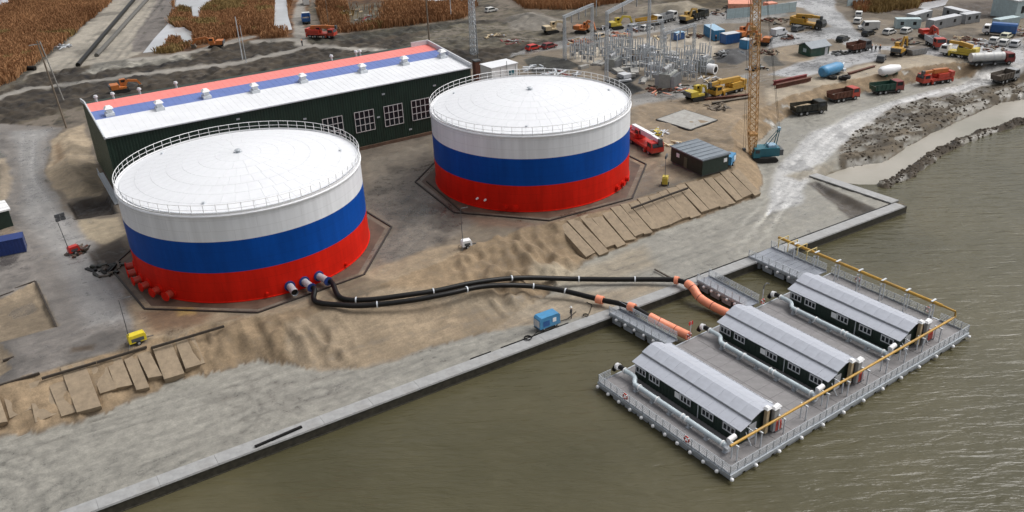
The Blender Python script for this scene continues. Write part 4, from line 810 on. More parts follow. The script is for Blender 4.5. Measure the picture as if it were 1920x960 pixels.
# pump houses
HU = (4.3, 18.85, 32.6); HW, HV0, HV1 = 6.0, 2.75, 19.0
HPROF = [(-0.3,2.12),(1.3,2.62),(1.3,2.86),(2.75,3.42),(3.45,3.42),(4.6,2.86),(4.6,2.62),(6.2,2.12)]
def pump_house(label):
    h = thing('pump_house', label, 'pump house', (0,0,0), PA, 'pump houses on the pontoon')
    L = HV1-HV0
    corr(0, L, 0.0, 0.05, 2.28, 2.28, HGREEN, 'side_wall', h, 0.5, -0.04, 'y'); corr(0, L, HW, 0.05, 2.28, 2.28, HGREEN, 'side_wall', h, 0.5, 0.04, 'y')
    for y in (0.0, L-0.12): MB().profx([(0.03,0.05),(HW-0.03,0.05),(HW-0.03,2.2),(4.6,2.6),(4.5,2.8),(3.4,3.36),(2.8,3.36),(1.4,2.8),(1.3,2.6),(0.03,2.2)], y, y+0.12).build('end_wall', HGREEN, h)
    n = 10; sheets = {}
    for f, (a, b) in enumerate(((0,1),(2,3),(3,4),(4,5),(6,7))):
        p, q_ = HPROF[a], HPROF[b]; w = (L+0.7)/n-0.018
        me = MB().hexa([(p[0],0,p[1]),(q_[0],0,q_[1]),(q_[0],w,q_[1]),(p[0],w,p[1]),(p[0],0,p[1]+0.07),(q_[0],0,q_[1]+0.07),(q_[0],w,q_[1]+0.07),(p[0],w,p[1]+0.07)]).mesh('roof_sheet', ROOFG)
        for k in range(n): link('roof_sheet', me, h, (0, -0.35+k*(L+0.7)/n, 0.004*(k % 2)))
    for a, b in ((1,2),(5,6)):
        p, q_ = HPROF[a], HPROF[b]; MB().b(p[0]-0.03,p[0]+0.03,-0.34,L+0.34,p[1]+0.02,q_[1]).build('roof_step', GRYP, h)
    MB().profx([(1.35,2.5),(4.55,2.5),(4.5,2.82),(3.4,3.38),(2.8,3.38),(1.4,2.82)], 0.125, L-0.125).build('roof_core', GRYP, h)
    for i, y in enumerate((0.6, 3.7, 7.1, 9.0, 10.2+1.9, 14.4)):
        if i == 3:
            MB().b(-0.12,-0.06,y-0.45,y+0.55,1.0,1.75).build('white_panel', WHITE, h); continue
        w = MB().b(-0.11,-0.05,y,y+1.6,1.05,1.85).build('window', GLASS, h)
        fr = MB().b(-0.15,-0.112,y-0.08,y+1.68,1.77,1.93).b(-0.15,-0.112,y-0.08,y+1.68,0.97,1.1)
        for yy in (y-0.08, y+0.47, y+1.0, y+1.55): fr.b(-0.152,-0.113,yy,yy+0.12,1.101,1.769)
        fr.build('window_frame', LGRY, w)
    MB().b(-0.10,-0.05,8.5-2.6,8.5-2.5,0.1,2.1).build('downpipe', LGALV, h)
    MB().b(1.4,2.5,-0.08,-0.02,0.08,2.05).build('door', LGRY, h)
    for (u, v, zt) in ((3.6,-0.45,3.5),(4.5,-0.75,3.3),(5.2,-0.5,3.1)):
        s = MB().b(u-0.2,u+0.2,v-0.2,v+0.2,0.3,zt).build('exhaust_stack', TANP if u < 4 else GRYP, h); MB().hexa([(u-.4,v-.35,zt),(u+.4,v-.35,zt),(u+.4,v+.35,zt),(u-.4,v+.35,zt),(u-.22,v-.2,zt+.25),(u+.22,v-.2,zt+.25),(u+.22,v+.2,zt+.25),(u-.22,v+.2,zt+.25)]).build('stack_cowl', WHITE, s)
    return h
ph = pump_house('pump house nearest the camera at the pontoon corner'); ph.location = pw(HU[0], HV0, DZ+0.03)
dup(ph, pw(HU[1], HV0, DZ+0.03), PA, 'middle one of the three grey-roofed pump houses')
dup(ph, pw(HU[2], HV0, DZ+0.03), PA, 'pump house beside the long yellow pipe run, farthest right')
def discharge(label):
    d = thing('discharge_pipe', label, 'pipe', (0,0,0), PA, 'white discharge pipes along the pump houses')
    path = catmull([(0,-12.6,0.75),(0,-11.6,0.75),(0,-6,0.75),(0,1.2,0.75),(0.05,2.0,0.8),(0.7,2.7,0.95),(0.8,3.6,1.0),(0.75,4.4,1.0)],5)
    MB().tube(path, 0.29, 12).build('tube', mat('pale_pipe_paint',(0.50,0.57,0.60),0.4,var=0.15), d, True)
    for y in (-12.7,-11.9,-6.6,-6.0,-2.0,1.0,4.4): MB().cyl((0 if y < 2 else 0.75,y,0.75 if y < 2 else 1.0),(0 if y < 2 else 0.75,y+0.16,0.75 if y < 2 else 1.0),0.38,n=14).build('flange', WHITE, d)
    for y in (-12.3,-9.6,-7.0,-4.0,-1.2,1.6): MB().b(-0.28,0.28,y-0.16,y+0.16,0,0.55).b(-0.4,0.4,y-0.25,y+0.25,0,0.06).build('pipe_support', GALV, d)
    v = MB().cyl((-0.45,-12.6,0.75),(0.5,-12.6,1.25),0.32,n=12).cyl((0,-12.6,0.75),(0,-12.6,1.7),0.25,n=12).build('valve', LGALV, d); MB().cyl((-0.1,-12.6,1.7),(0.9,-12.6,1.85),0.3,n=12).build('actuator', WHITE, v)
    MB().tube(catmull([(0.75,4.5,1.0),(0.75,5.2,1.05),(0.6,5.9,0.9),(0.5,6.2,0.3)],5), 0.3, 12).build('elbow', BLACK, d, True)
    MB().cyl((0.62,5.4,1.1),(0.62,5.8,1.0),0.42,n=14).build('elbow_collar', WHITE, d)
    return d
LB = ('white pipe along the pump house nearest the camera', 'white pipe along the middle pump house', 'white pipe along the farthest right pump house')
dp = discharge(LB[0]); dp.location = pw(HU[0]-1.8, 15.2, DZ+0.03)
for k in (1,2): dup(dp, pw(HU[k]-1.8, 15.2, DZ+0.03), PA, LB[k])
# yellow pipe run on steel frames
yr = thing('yellow_pipe_run', 'yellow pipe on steel frames along the outer pontoon edges', 'pipe', (PB[0],PB[1],DZ), PA)
HZ = 2.2
MB().tube([(1.4,1.5,HZ),(PL-2.2,1.5,HZ)], 0.15, 10).build('tube', YEL, yr, True)
MB().tube([(PL-2.2,1.5,HZ),(PL-1.4,1.5,HZ+0.05),(PL-1.4,1.6,HZ+0.75),(PL-1.4,3.4,HZ+0.8)], 0.15, 10).build('tube', YEL, yr, True)
MB().tube([(PL-1.4,3.4,HZ+0.8),(PL-1.4,29.5,HZ+0.8)], 0.22, 10).build('tube', YEL, yr, True)
for k in range(11):
    u = 2.2+k*3.7; f = MB().b(u-0.06,u+0.06,1.1,1.22,0.03,HZ-0.2).b(u-0.06,u+0.06,1.8,1.92,0.03,HZ-0.2).b(u-0.08,u+0.08,1.0,2.0,HZ-0.28,HZ-0.16).build('support_frame', LGALV, yr)
for u in (HU[0]+1.0,HU[1]+1.0,HU[2]+1.0,HU[0]+5.4,HU[1]+5.4,HU[2]+5.4):
    MB().bar((u,1.5,HZ-0.22),(u,3.4,HZ-0.1),0.1).bar((u,1.9,0.03),(u,3.3,HZ-0.15),0.09).build('brace', LGALV, yr)
for k in range(7):
    v = 4.6+k*3.6; zb = -0.0 if v < PW else -0.9
    MB().b(PL-1.85,PL-1.73,v-0.06,v+0.06,zb,HZ+0.45).b(PL-1.05,PL-0.93,v-0.06,v+0.06,zb,HZ+0.45).b(PL-2.1,PL-0.7,v-0.09,v+0.09,HZ+0.45,HZ+0.57).b(PL-1.9,PL-0.9,v-0.12,v+0.12,HZ+1.04,HZ+1.12).build('support_frame', LGALV, yr)
for v in (23.5,25.2,26.9,28.6): MB().b(PL-2.5,PL-0.3,v-0.05,v+0.05,HZ+1.06,HZ+1.14).b(PL-2.5,PL-2.4,v-0.05,v+0.05,HZ-0.2,HZ+1.055).b(PL-0.4,PL-0.3,v-0.05,v+0.05,HZ-0.2,HZ+1.055).build('hoop', mat('cream_paint',(0.66,0.52,0.22),0.5), yr)
for k, u in enumerate(HU):
    lb = ('beside the nearest pump house', 'at the end of the middle pump house', 'below the far right pump house')[k]
    c = thing('fire_pump', 'red pump unit on the deck '+lb, 'pump', pw((9.6,24.3,38.7)[k], (2.2,2.3,2.4)[k], DZ+0.03), PA, 'red pump units on the pontoon')
    MB().b(-0.5,0.5,-0.35,0.35,0.1,0.85).build('housing', BRED, c, True); MB().cyl((-0.6,0,0.95),(0.5,0,0.95),0.33,n=12).build('motor', BRED, c, True); MB().b(-0.6,0.6,-0.45,0.45,0,0.1).build('skid', DGREY, c)
    e = thing('access_step', 'small pale steel step beside the pump house end, '+('first','second','third')[k]+' from the camera', 'step', pw(u+7.6, 5.4, DZ+0.03), PA+0.2, 'steel steps between the pump houses')
    MB().b(-0.6,0.6,-0.4,0.4,0.45,0.55).build('tread', LGALV, e); MB().b(-0.6,0.6,0.4,0.7,0.1,0.2).build('tread', LGALV, e); MB().b(-0.6,-0.5,-0.4,0.7,0,0.45).build('side', GALV, e); MB().b(0.5,0.6,-0.4,0.7,0,0.45).build('side', GALV, e)
def lifering(u, v, z, rz, label):
    o = thing('life_ring', label, 'life ring', pw(u, v, DZ+z), PA+rz, 'life rings on the railings')
    n = 20; path = [(0.33*math.cos(2*math.pi*k/n),0,0.33*math.sin(2*math.pi*k/n)) for k in range(n+1)]
    MB().tube(path, 0.09, 8, False).build('ring', BRED, o, True)
    for a in (0.25,0.75,1.25,1.75): p = Vector((0.33*math.cos(a*math.pi),0,0.33*math.sin(a*math.pi))); d = Vector((-math.sin(a*math.pi),0,math.cos(a*math.pi))); MB().cyl(p-d*0.06,p+d*0.06,0.105,n=8).build('band', WHITE, o)
lifering(-0.02, 16.0, 0.8, R_(90), 'orange life ring on the left railing near the inland corner'); lifering(-0.02, 6.2, 0.8, R_(90), 'orange life ring on the left railing near the lakeward corner')
lifering(15.0, PW-0.3, 0.9, 0, 'orange life ring at the near gangway landing'); lifering(29.0, PW-0.3, 0.9, 0, 'orange life ring at the middle gangway landing')
lifering(PL+0.02, 16.5, 0.8, R_(90), 'orange life ring behind the far pump house roof'); lifering(PL+0.02, 5.8, 0.8, R_(90), 'orange life ring by the bend of the yellow pipe')
# gangways
def gangway(a, b, w, label, rails=True, nb=5, extra=None):
    a = Vector(a); b = Vector(b); L = (b-a).length; ang = math.atan2(b.y-a.y, b.x-a.x)
    g = thing('gangway', label, 'gangway', tuple(a), ang, 'floating gangways to the quay')
    n = max(2, int(L/1.1))
    pm = MB().b(0.02, L/n-0.02, -w/2, w/2, -0.1, 0.0).mesh('deck_plank', GRATE)
    for k in range(n): link('deck_plank', pm, g, (k*L/n, 0, -0.004*(k % 2)))
    MB().b(0,L,-w/2-0.08,-w/2,-0.25,0.08).b(0,L,w/2,w/2+0.08,-0.25,0.08).build('side_beam', GALV, g)
    m_ = int(L/2.2)
    for k in range(m_): link('float', fl, g, (0.3+k*2.2, -w/2+0.05, -0.1)); link('float', fl, g, (0.3+k*2.2, w/2-1.65, -0.1))
    for k in range(nb): link('fender_ball', bl, g, (1.6+k*(L-2)/nb, -w/2-0.25, -0.25)); link('fender_ball', bl, g, (1.6+k*(L-2)/nb, w/2+0.25, -0.25))
    if rails: fence(g, [(0,-w/2),(L,-w/2)], 0.02, gap=1.3); fence(g, [(0,w/2),(L,w/2)], 0.02, gap=1.3)
    return g
ga = (35.64,-42.37,-3.24); gb = pw(12.3, PW+0.1, DZ)
gangway(ga, gb, 1.9, 'near gangway with railings beside the orange float hose')
gc = (51.56,-42.46,-3.24); gd = pw(27.4, PW+0.1, DZ)
gangway(gc, gd, 2.3, 'middle gangway beside the bent orange float')
ge = pw(40.6, PW+10.1, -3.35); gf = pw(40.6, PW+0.1, DZ)
gangway(ge, gf, 5.0, 'wide far gangway under the end of the yellow pipe', nb=4)
# signal posts with red boards on the landing
for k, (u, v) in enumerate(((15.6, PW+0.1), (29.4, PW+0.1))):
    s = thing('mooring_davit', 'thin post with a '+('red board by the near gangway' if k == 0 else 'curved dark arm by the middle gangway'), 'post', pw(u, v, DZ), PA)
    MB().cyl((0,0,0),(0,0,2.6),0.06,n=8).build('post', LGALV, s)
    if k == 0: MB().b(-0.35,0.35,-0.03,0.03,2.1,2.6).build('board', REDP, s)
    else: MB().tube(catmull([(0,0,2.5),(0.1,0,3.0),(0.6,0,3.2),(1.1,0,2.9)],4),0.07,8).build('arm', DGREY, s)
# ---------------------------------------------------------------- vehicles and plant (x is forward, origin on the ground)
WHEEL = {}
def wheel(par, x, y, r, w=0.35):
    key = (r, w)
    if key not in WHEEL:
        WHEEL[key] = (MB().cyl((0,-w/2,0),(0,w/2,0),r,n=14).mesh('wheel', TYRE), MB().cyl((0,-w/2-0.02,0),(0,w/2+0.02,0),r*0.5,n=10).mesh('rim', GRYP))
        smooth_by_angle(WHEEL[key][0])
    o = link('wheel', WHEEL[key][0], par, (x, y, r)); link('rim', WHEEL[key][1], o); return o
def cab(par, x0, x1, w, z0, z1, m, slope=0.35):
    c = MB().profx([(x0,z0),(x1,z0),(x1,z0+(z1-z0)*0.5),(x1-slope,z1),(x0,z1)], -w/2, w/2).build('cab', m, par)
    h = (z1-z0)
    MB().hexa([(x1+0.015,-w/2+0.15,z0+h*0.54),(x1+0.03,-w/2+0.15,z0+h*0.54),(x1+0.03,w/2-0.15,z0+h*0.54),(x1+0.015,w/2-0.15,z0+h*0.54),(x1-slope*0.8+0.015,-w/2+0.15,z0+h*0.92),(x1-slope*0.8+0.03,-w/2+0.15,z0+h*0.92),(x1-slope*0.8+0.03,w/2-0.15,z0+h*0.92),(x1-slope*0.8+0.015,w/2-0.15,z0+h*0.92)]).build('windscreen', GLASS, c)
    for s in (-1,1): MB().b(x0+0.25,x1-slope-0.1,s*(w/2+0.004)-0.01,s*(w/2+0.004)+0.01,z0+h*0.52,z0+h*0.9).build('side_window', GLASS, c)
    return c
def truck_base(label, loc, rz, L=7.8, name='dump_truck', cat='truck', group='trucks on the haul road', axles=None):
    t = thing(name, label, cat, loc, rz, group)
    MB().b(-L/2,L/2-0.2,-0.45,0.45,0.65,0.95).b(-L/2+0.1,L/2-0.3,-1.1,1.1,0.55,0.66).build('chassis', DGREY, t)
    for x in (axles or (L/2-1.3, -L/2+1.1, -L/2+2.5)):
        for s in (-1,1): wheel(t, x, s*1.0, 0.52, 0.42)
    return t
def dump_truck(label, loc, rz, cm, bm_, load=None, L=7.8, group='trucks on the haul road'):
    t = truck_base(label, loc, rz, L, group=group)
    cab(t, L/2-2.1, L/2, 2.4, 0.75, 2.75, cm); MB().b(L/2-0.05,L/2+0.1,-1.2,1.2,0.5,0.8).build('bumper', DGREY, t)
    x0, x1 = -L/2-0.2, L/2-2.3; f = MB()
    f.b(x0,x1,-1.2,1.2,1.0,1.12); f.hexa([(x0,-1.25,1.121),(x1,-1.25,1.121),(x1,-1.15,1.121),(x0,-1.15,1.121),(x0-0.2,-1.33,2.45),(x1+0.1,-1.33,2.45),(x1+0.1,-1.25,2.45),(x0-0.2,-1.25,2.45)])
    f.hexa([(x0,1.15,1.121),(x1,1.15,1.121),(x1,1.25,1.121),(x0,1.25,1.121),(x0-0.2,1.25,2.45),(x1+0.1,1.25,2.45),(x1+0.1,1.33,2.45),(x0-0.2,1.33,2.45)])
    f.b(x1,x1+0.1,-1.25,1.25,1.121,2.75); f.hexa([(x0,-1.145,1.121),(x0+0.08,-1.145,1.121),(x0+0.08,1.145,1.121),(x0,1.145,1.121),(x0-0.2,-1.245,2.1),(x0-0.12,-1.245,2.1),(x0-0.12,1.245,2.1),(x0-0.2,1.245,2.1)])
    bd = f.build('tipper_body', bm_, t)
    for k in range(5):
        xx = x0+0.4+k*(x1-x0-0.6)/4
        for s in (-1,1): MB().bar((xx,s*1.27,1.1),(xx,s*1.37,2.4),0.1).build('rib', bm_, bd)
    m = MB(); m.v = [(x0+0.1,-1.1,1.5),(x1-0.05,-1.1,1.6),(x1-0.05,1.1,1.6),(x0+0.1,1.1,1.5),((x0+x1)/2-0.8,0,2.2 if load else 1.6),((x0+x1)/2+0.8,0.1,2.3 if load else 1.6)]; m.f = [(0,1,5,4),(1,2,5),(2,3,4,5),(3,0,4)]
    m.build('load', load or MUDM, bd, True)
    return t
def crane_truck(label, loc, rz, cm, boomm, L=11.0, cabm=None, group='mobile cranes', boom_tip=None):
    t = truck_base(label, loc, rz, L, 'mobile_crane', 'crane', group, (L/2-1.5, L/2-3.3, -L/2+1.3, -L/2+2.9))
    MB().b(-L/2,L/2-2.2,-1.3,1.3,0.96,1.45).build('deck', cm, t)
    cab(t, L/2-2.0, L/2, 2.5, 0.8, 2.6, cabm or cm)
    s = MB().b(-L/2+0.6,-L/2+4.2,-1.2,1.2,1.5,2.4).build('superstructure', cm, t); MB().b(-L/2-0.1,-L/2+0.9,-1.3,1.3,1.6,2.7).build('counterweight', cm, s)
    cab(t, -L/2+3.0, -L/2+4.6, 1.1, 1.6, 3.1, cm, 0.2)
    tip = boom_tip or (L/2+1.2, 0.0, 3.0)
    b = MB().bar((-L/2+1.2,0.15,2.9),(tip[0]-2.5,tip[1]+0.15,tip[2]),0.85,0.95).build('boom', boomm, t); MB().bar((tip[0]-2.5,tip[1]+0.15,tip[2]),(tip[0],tip[1]+0.15,tip[2]-0.02),0.6,0.65).build('boom_section', boomm, b); MB().b(tip[0]-0.1,tip[0]+0.5,tip[1]-0.2,tip[1]+0.5,tip[2]-0.6,tip[2]+0.4).build('boom_head', DGREY, b)
    for x in (-L/2+0.3, L/2-2.6):
        for sd_ in (-1,1): MB().b(x-0.2,x+0.2,sd_*1.32-0.15,sd_*1.32+0.15,0.35,1.2).build('outrigger', cm, t)
    return t
def excavator(label, loc, rz, m, reach=1.0, fold=0.0, group='excavators'):
    t = thing('excavator', label, 'excavator', loc, rz, group)
    for s in (-1,1): MB().profx([(-1.9,0.35),(-1.5,0.02),(1.5,0.02),(1.9,0.35),(1.9,0.6),(1.5,0.9),(-1.5,0.9),(-1.9,0.6)], s*1.15-0.3, s*1.15+0.3).build('track', TYRE, t)
    MB().b(-0.9,0.9,-0.9,0.9,0.5,1.05).build('undercarriage', DGREY, t)
    h = MB().b(-2.2,1.3,-1.3,1.3,1.06,1.5).b(-2.3,-0.4,-1.3,1.3,1.501,2.2).build('house', m, t); MB().b(-2.6,-2.31,-1.2,1.2,1.2,2.1).build('counterweight', DGREY, h)
    cab(t, 0.1, 1.7, 1.0, 1.51, 3.0, m, 0.25).location = (0, 0.75, 0)
    e = (3.2*reach, -0.2, 4.2-fold); b = MB().bar((1.0,-0.2,1.7),(2.0*reach,-0.2,4.0-fold),0.4,0.6).bar((2.0*reach,-0.2,4.0-fold),(4.4*reach,-0.2,3.6-fold),0.38,0.55).build('boom', m, t)
    a = MB().bar((4.3*reach,-0.2,3.8-fold),(5.2*reach,-0.2,1.2),0.32,0.45).build('arm', m, t)
    MB().profx([(4.7*reach,1.3),(5.6*reach,1.2),(5.5*reach,0.2),(4.7*reach,0.1),(4.4*reach,0.5)], -0.75, 0.35).build('bucket', MUDM, t)
    return t
CARM = {}
def car(label, loc, rz, m, L=4.5, h=1.5, group='parked cars', van=False):
    t = thing('parked_van' if van else 'parked_car', label, 'van' if van else 'car', loc, rz, group); w = 1.8 if not van else 2.0
    if van: pts = [(-L/2,0.35),(L/2,0.35),(L/2,0.95),(L/2-0.8,1.2),(L/2-1.4,h),(-L/2,h)]
    else: pts = [(-L/2,0.35),(L/2,0.35),(L/2,0.75),(L/2-1.0,0.9),(L/2-1.7,h),(-L/2+0.7,h),(-L/2+0.1,0.95)]
    b = MB().profx(pts, -w/2, w/2).build('body', m, t)
    if van:
        MB().hexa([(L/2-0.79,-w/2+.1,1.22),(L/2-0.77,-w/2+.1,1.24),(L/2-0.77,w/2-.1,1.24),(L/2-0.79,w/2-.1,1.22),(L/2-1.37,-w/2+.1,h-0.06),(L/2-1.35,-w/2+.1,h-0.04),(L/2-1.35,w/2-.1,h-0.04),(L/2-1.37,w/2-.1,h-0.06)]).build('windscreen', GLASS, b)
        for s in (-1,1): MB().b(L/2-2.4,L/2-1.35,s*(w/2+0.006)-0.012,s*(w/2+0.006)+0.012,1.2,h-0.2).build('side_window', GLASS, b)
    else:
        for s in (-1,1): MB().profx([(-L/2+0.55,0.95),(L/2-1.2,0.93),(L/2-1.75,h-0.08),(-L/2+0.8,h-0.08)], s*(w/2+0.006)-0.012, s*(w/2+0.006)+0.012).build('side_window', GLASS, b)
        MB().hexa([(L/2-1.02,-w/2+.12,0.94),(L/2-1.0,-w/2+.12,0.96),(L/2-1.0,w/2-.12,0.96),(L/2-1.02,w/2-.12,0.94),(L/2-1.66,-w/2+.15,h-0.05),(L/2-1.64,-w/2+.15,h-0.03),(L/2-1.64,w/2-.15,h-0.03),(L/2-1.66,w/2-.15,h-0.05)]).build('windscreen', GLASS, b)
        MB().hexa([(-L/2+0.08,-w/2+.12,1.0),(-L/2+0.10,-w/2+.12,0.98),(-L/2+0.10,w/2-.12,0.98),(-L/2+0.08,w/2-.12,1.0),(-L/2+0.60,-w/2+.15,h-0.03),(-L/2+0.64,-w/2+.15,h-0.05),(-L/2+0.64,w/2-.15,h-0.05),(-L/2+0.60,w/2-.15,h-0.03)]).build('rear_window', GLASS, b)
    for x in (L/2-0.85, -L/2+0.8):
        for s in (-1,1): wheel(t, x, s*(w/2-0.08), 0.33, 0.22)
    return t
def container(label, loc, rz, m, L=6.0, w=2.45, h=2.6, roof=None, group='site containers', name='site_container', win=0):
    t = thing(name, label, 'container', loc, rz, group)
    b = MB(); n = int(L/0.5); b.b(-L/2+0.05,L/2-0.05,-w/2+0.06,w/2-0.06,0.12,h-0.02)
    for k in range(n):
        x = -L/2+0.1+k*(L-0.3)/n
        for s in (-1,1): b.b(x,x+0.24,s*(w/2-0.03)-0.03,s*(w/2-0.03)+0.03,0.25,h-0.16)
    b.build('body', m, t)
    MB().b(-L/2,L/2,-w/2,w/2,h-0.015,h+0.10).build('roof', roof or m, t); MB().b(-L/2,L/2,-w/2,w/2,0,0.115).build('base_frame', DGREY, t)
    for x in (-L/2,L/2-0.12):
        for y in (-w/2,w/2-0.12): MB().b(x-0.008,x+0.128,y-0.008,y+0.128,0.12,h-0.018).build('corner_post', m, t)
    d = MB().b(L/2-0.05,L/2-0.01,-0.95,0.95,0.2,h-0.2).build('door', m, t); MB().b(L/2-0.008,L/2+0.02,-0.05,0.05,0.25,h-0.25).build('lock_bar', GALV, d)
    for k in range(win): x = -L/2+L*(k+0.5)/win; MB().b(x-0.45,x+0.45,-w/2-0.035,-w/2-0.005,1.1,2.0).build('window', GLASS, t)
    return t
def light_tower(label, loc, rz, m, h=6.0, lamps=4, lean=0.0, body=(1.6,0.9,0.9)):
    t = thing('light_tower', label, 'light tower', loc, rz, 'mobile light towers'); a, b, c = body
    bd = MB().profx([(-a/2,0.4),(a/2,0.4),(a/2,0.4+c*0.75),(a/2-0.15,0.4+c),(-a/2+0.15,0.4+c),(-a/2,0.4+c*0.75)], -b/2, b/2).build('generator', m, t); MB().b(-a/2+0.3,a/2-0.3,-b/2-0.015,-b/2-0.002,0.55,0.4+c*0.6).build('louvre', DGREY, bd)
    for s in (-1,1): wheel(t, 0.0, s*(b/2+0.1), 0.32, 0.2)
    MB().bar((a/2,0,0.45),(a/2+0.9,0,0.4),0.09).build('tow_bar', DGREY, t)
    for s in (-1,1): MB().bar((-a/2,s*0.5,0.4),(-a/2-0.3,s*0.9,0.05),0.07).build('stabiliser', DGREY, t)
    MB().cyl((-a/2+0.2,0,0.4),(-a/2+0.2+lean,0,h),0.06,0.04,n=8).build('mast', DGREY, t)
    hd = MB().b(-0.5+lean,0.6+lean,-0.05,0.05,h,h+0.08).build('lamp_bar', DGREY, t)
    if lamps:
        for k in range(lamps): MB().b(-0.75+lean+(k % 2)*0.75,-0.1+lean+(k % 2)*0.75,-0.12,0.12,h-0.5+(k//2)*0.62,h+(k//2)*0.62).build('floodlight', DGREY, hd)
    return t
def pole(label, base, top, r=0.16, m=None, arm=0.0, name='utility_pole'):
    b = Vector(base); p = thing(name, label, 'pole', base); d = Vector(top)-b
    MB().cyl((0,0,-0.3),tuple(d),r,r*0.7,n=10).build('shaft', m or CPOLE, p, True)
    if arm:
        a = d*0.97; MB().bar(tuple(a-Vector((arm,0,0))),tuple(a+Vector((arm,0,0))),0.14).build('crossarm', m or CPOLE, p)
        for s in (-1,0,1): q = a+Vector((s*arm*0.9,0,0.07)); MB().cyl(tuple(q),tuple(q+Vector((0,0,0.3))),0.06,n=6).build('insulator', LGRY, p)
    return p
def lattice(mb, p, q, w, n, t=0.07, w2=None):
    p = Vector(p); q = Vector(q); d = (q-p).normalized(); up = Vector((0,0,1)) if abs(d.z) < 0.9 else Vector((0,1,0))
    a = d.cross(up).normalized(); c = a.cross(d); w2 = w2 or w
    def cor(s, i): ww = (w+(w2-w)*s)/2; return p+(q-p)*s+[a+c, -a+c, -a-c, a-c][i]*ww
    for i in range(4): mb.bar(cor(0,i), cor(1,i), t)
    for k in range(n):
        for i in range(4):
            j = (i+1) % 4; mb.bar(cor(k/n,i), cor((k+1)/n,j), t*0.6)
            mb.bar(cor(k/n,j), cor((k+1)/n,i), t*0.6)
            mb.bar(cor(k/n,i), cor(k/n,j), t*0.6)
    return mb
# people: one skinned body, coloured by height
def person_mesh(name, jacket, legs):
    J = [(0,0,0.95),(0,0,1.2),(0,0,1.42),(0,0.01,1.53),(0,0.03,1.66),(0,0.02,1.74), (0.1,0,0.9),(0.12,0.05,0.5),(0.13,0,0.09),(0.13,0.16,0.04), (-0.1,0,0.9),(-0.13,-0.06,0.5),(-0.15,-0.1,0.09),(-0.15,0.06,0.04), (0.19,0,1.4),(0.27,-0.02,1.12),(0.29,0.1,0.88), (-0.19,0,1.4),(-0.27,0.02,1.12),(-0.27,0.16,0.9)]
    E = [(0,1),(1,2),(2,3),(3,4),(4,5),(0,6),(6,7),(7,8),(8,9),(0,10),(10,11),(11,12),(12,13),(2,14),(14,15),(15,16),(2,17),(17,18),(18,19)]
    RD = [0.15,0.16,0.15,0.06,0.105,0.08,0.1,0.075,0.06,0.05,0.1,0.075,0.06,0.05,0.075,0.055,0.045,0.075,0.055,0.045]
    me = bpy.data.meshes.new(name); me.from_pydata(J, E, []); me.update(); o = bpy.data.objects.new(name, me); COL.objects.link(o)
    md = o.modifiers.new('skin', 'SKIN')
    if not me.skin_vertices: bpy.context.view_layer.objects.active = o
    sv = me.skin_vertices[0].data
    for k, r in enumerate(RD): sv[k].radius = (r, r)
    sv[0].use_root = True
    o.modifiers.new('sub', 'SUBSURF').levels = 1
    dg = bpy.context.evaluated_depsgraph_get(); ev = bpy.data.meshes.new_from_object(o.evaluated_get(dg)); bpy.data.objects.remove(o)
    ev.name = name
    ev.materials.clear()
    for m in (legs, jacket, SKIN): ev.materials.append(m)
    for f in ev.polygons: z = f.center.z; f.material_index = 2 if (z > 1.5 or (z < 0.97 and abs(f.center.x) > 0.24)) else (1 if z > 0.9 else 0); f.use_smooth = True
    return ev
PM = person_mesh('person', CLOTHD, CLOTHB)
helm = MB().lathe([(0.001,1.90),(0.09,1.87),(0.135,1.79),(0.14,1.73),(0.18,1.715),(0.18,1.705),(0.12,1.72)],14,0,0.02)
HM = {k: helm.mesh('helmet', m) for k, m in (('o',HELMO),('w',HELMW))}
def person(label, loc, rz, h='o'):
    o = link('person', PM, None, loc, rz); tag(o, label, 'person', 'workers on the site'); link('helmet', HM[h], o); return o
person('worker in dark clothes standing by the blue generator on the apron', (29.93,-40.34,-3.41), 0.6, 'w')
for k, px in enumerate(((164.26,17.55,0), (164.94,16.97,0), (165.72,16.3,0))):
    person(('left','middle','right')[k]+' one of three dark-clothed people standing on the wet road', px, 1.0+k*0.5, 'ow'[k % 2])
person('lone person in black on the track by the red drilling rig', (51.63,122.57,0), 0.3)
person('worker in dark clothes beside the blue containers', (142.62,50.65,0), 2.0)
# apron
g = thing('blue_generator', 'blue box generator on the quay apron by the worker', 'generator', (26.17,-40.17,-3.41), 0.003)
MB().profx([(-1.6,0.35),(1.6,0.35),(1.6,1.7),(1.35,1.95),(-1.35,1.95),(-1.6,1.7)], -0.75, 0.75).build('canopy', SBLUE, g)
MB().b(-1.6-0.02,-1.6+0.001,-0.6,0.6,0.5,1.5).build('end_panel', LGRY, g); MB().b(0.4,0.95,-0.775,-0.751,0.9,1.5).build('label_panel', WHITE, g); MB().b(-1.1,-0.1,-0.775,-0.751,0.6,1.4).build('louvre', BLUEP, g); MB().b(1.605,1.64,-0.5,0.5,0.6,1.6).build('radiator', DGREY, g)
MB().b(-1.7,1.7,-0.6,0.6,0.2,0.34).build('skid', DGREY, g)
for x in (-0.9,0.9):
    for s in (-1,1): wheel(g, x, s*0.6, 0.28, 0.18)
def coil(label, loc, r, n, tail):
    o = thing('hose_coil', label, 'hose', loc); pts = []
    for k in range(n*12): a = k*2*math.pi/12; rr = r*(0.8+0.25*(k/(n*12))); pts.append((rr*math.cos(a), rr*math.sin(a), 0.08+0.05*(k//12)))
    MB().tube(pts+tail, 0.05, 6).build('coil', BLACK, o)
coil('small coil of black cable by the quay capping', (22.45,-41.24,-3.41), 0.5, 3, [(1.5,0.5,0.06),(4,1.2,0.06),(7,1.0,0.06),(9,1.9,0.06)])
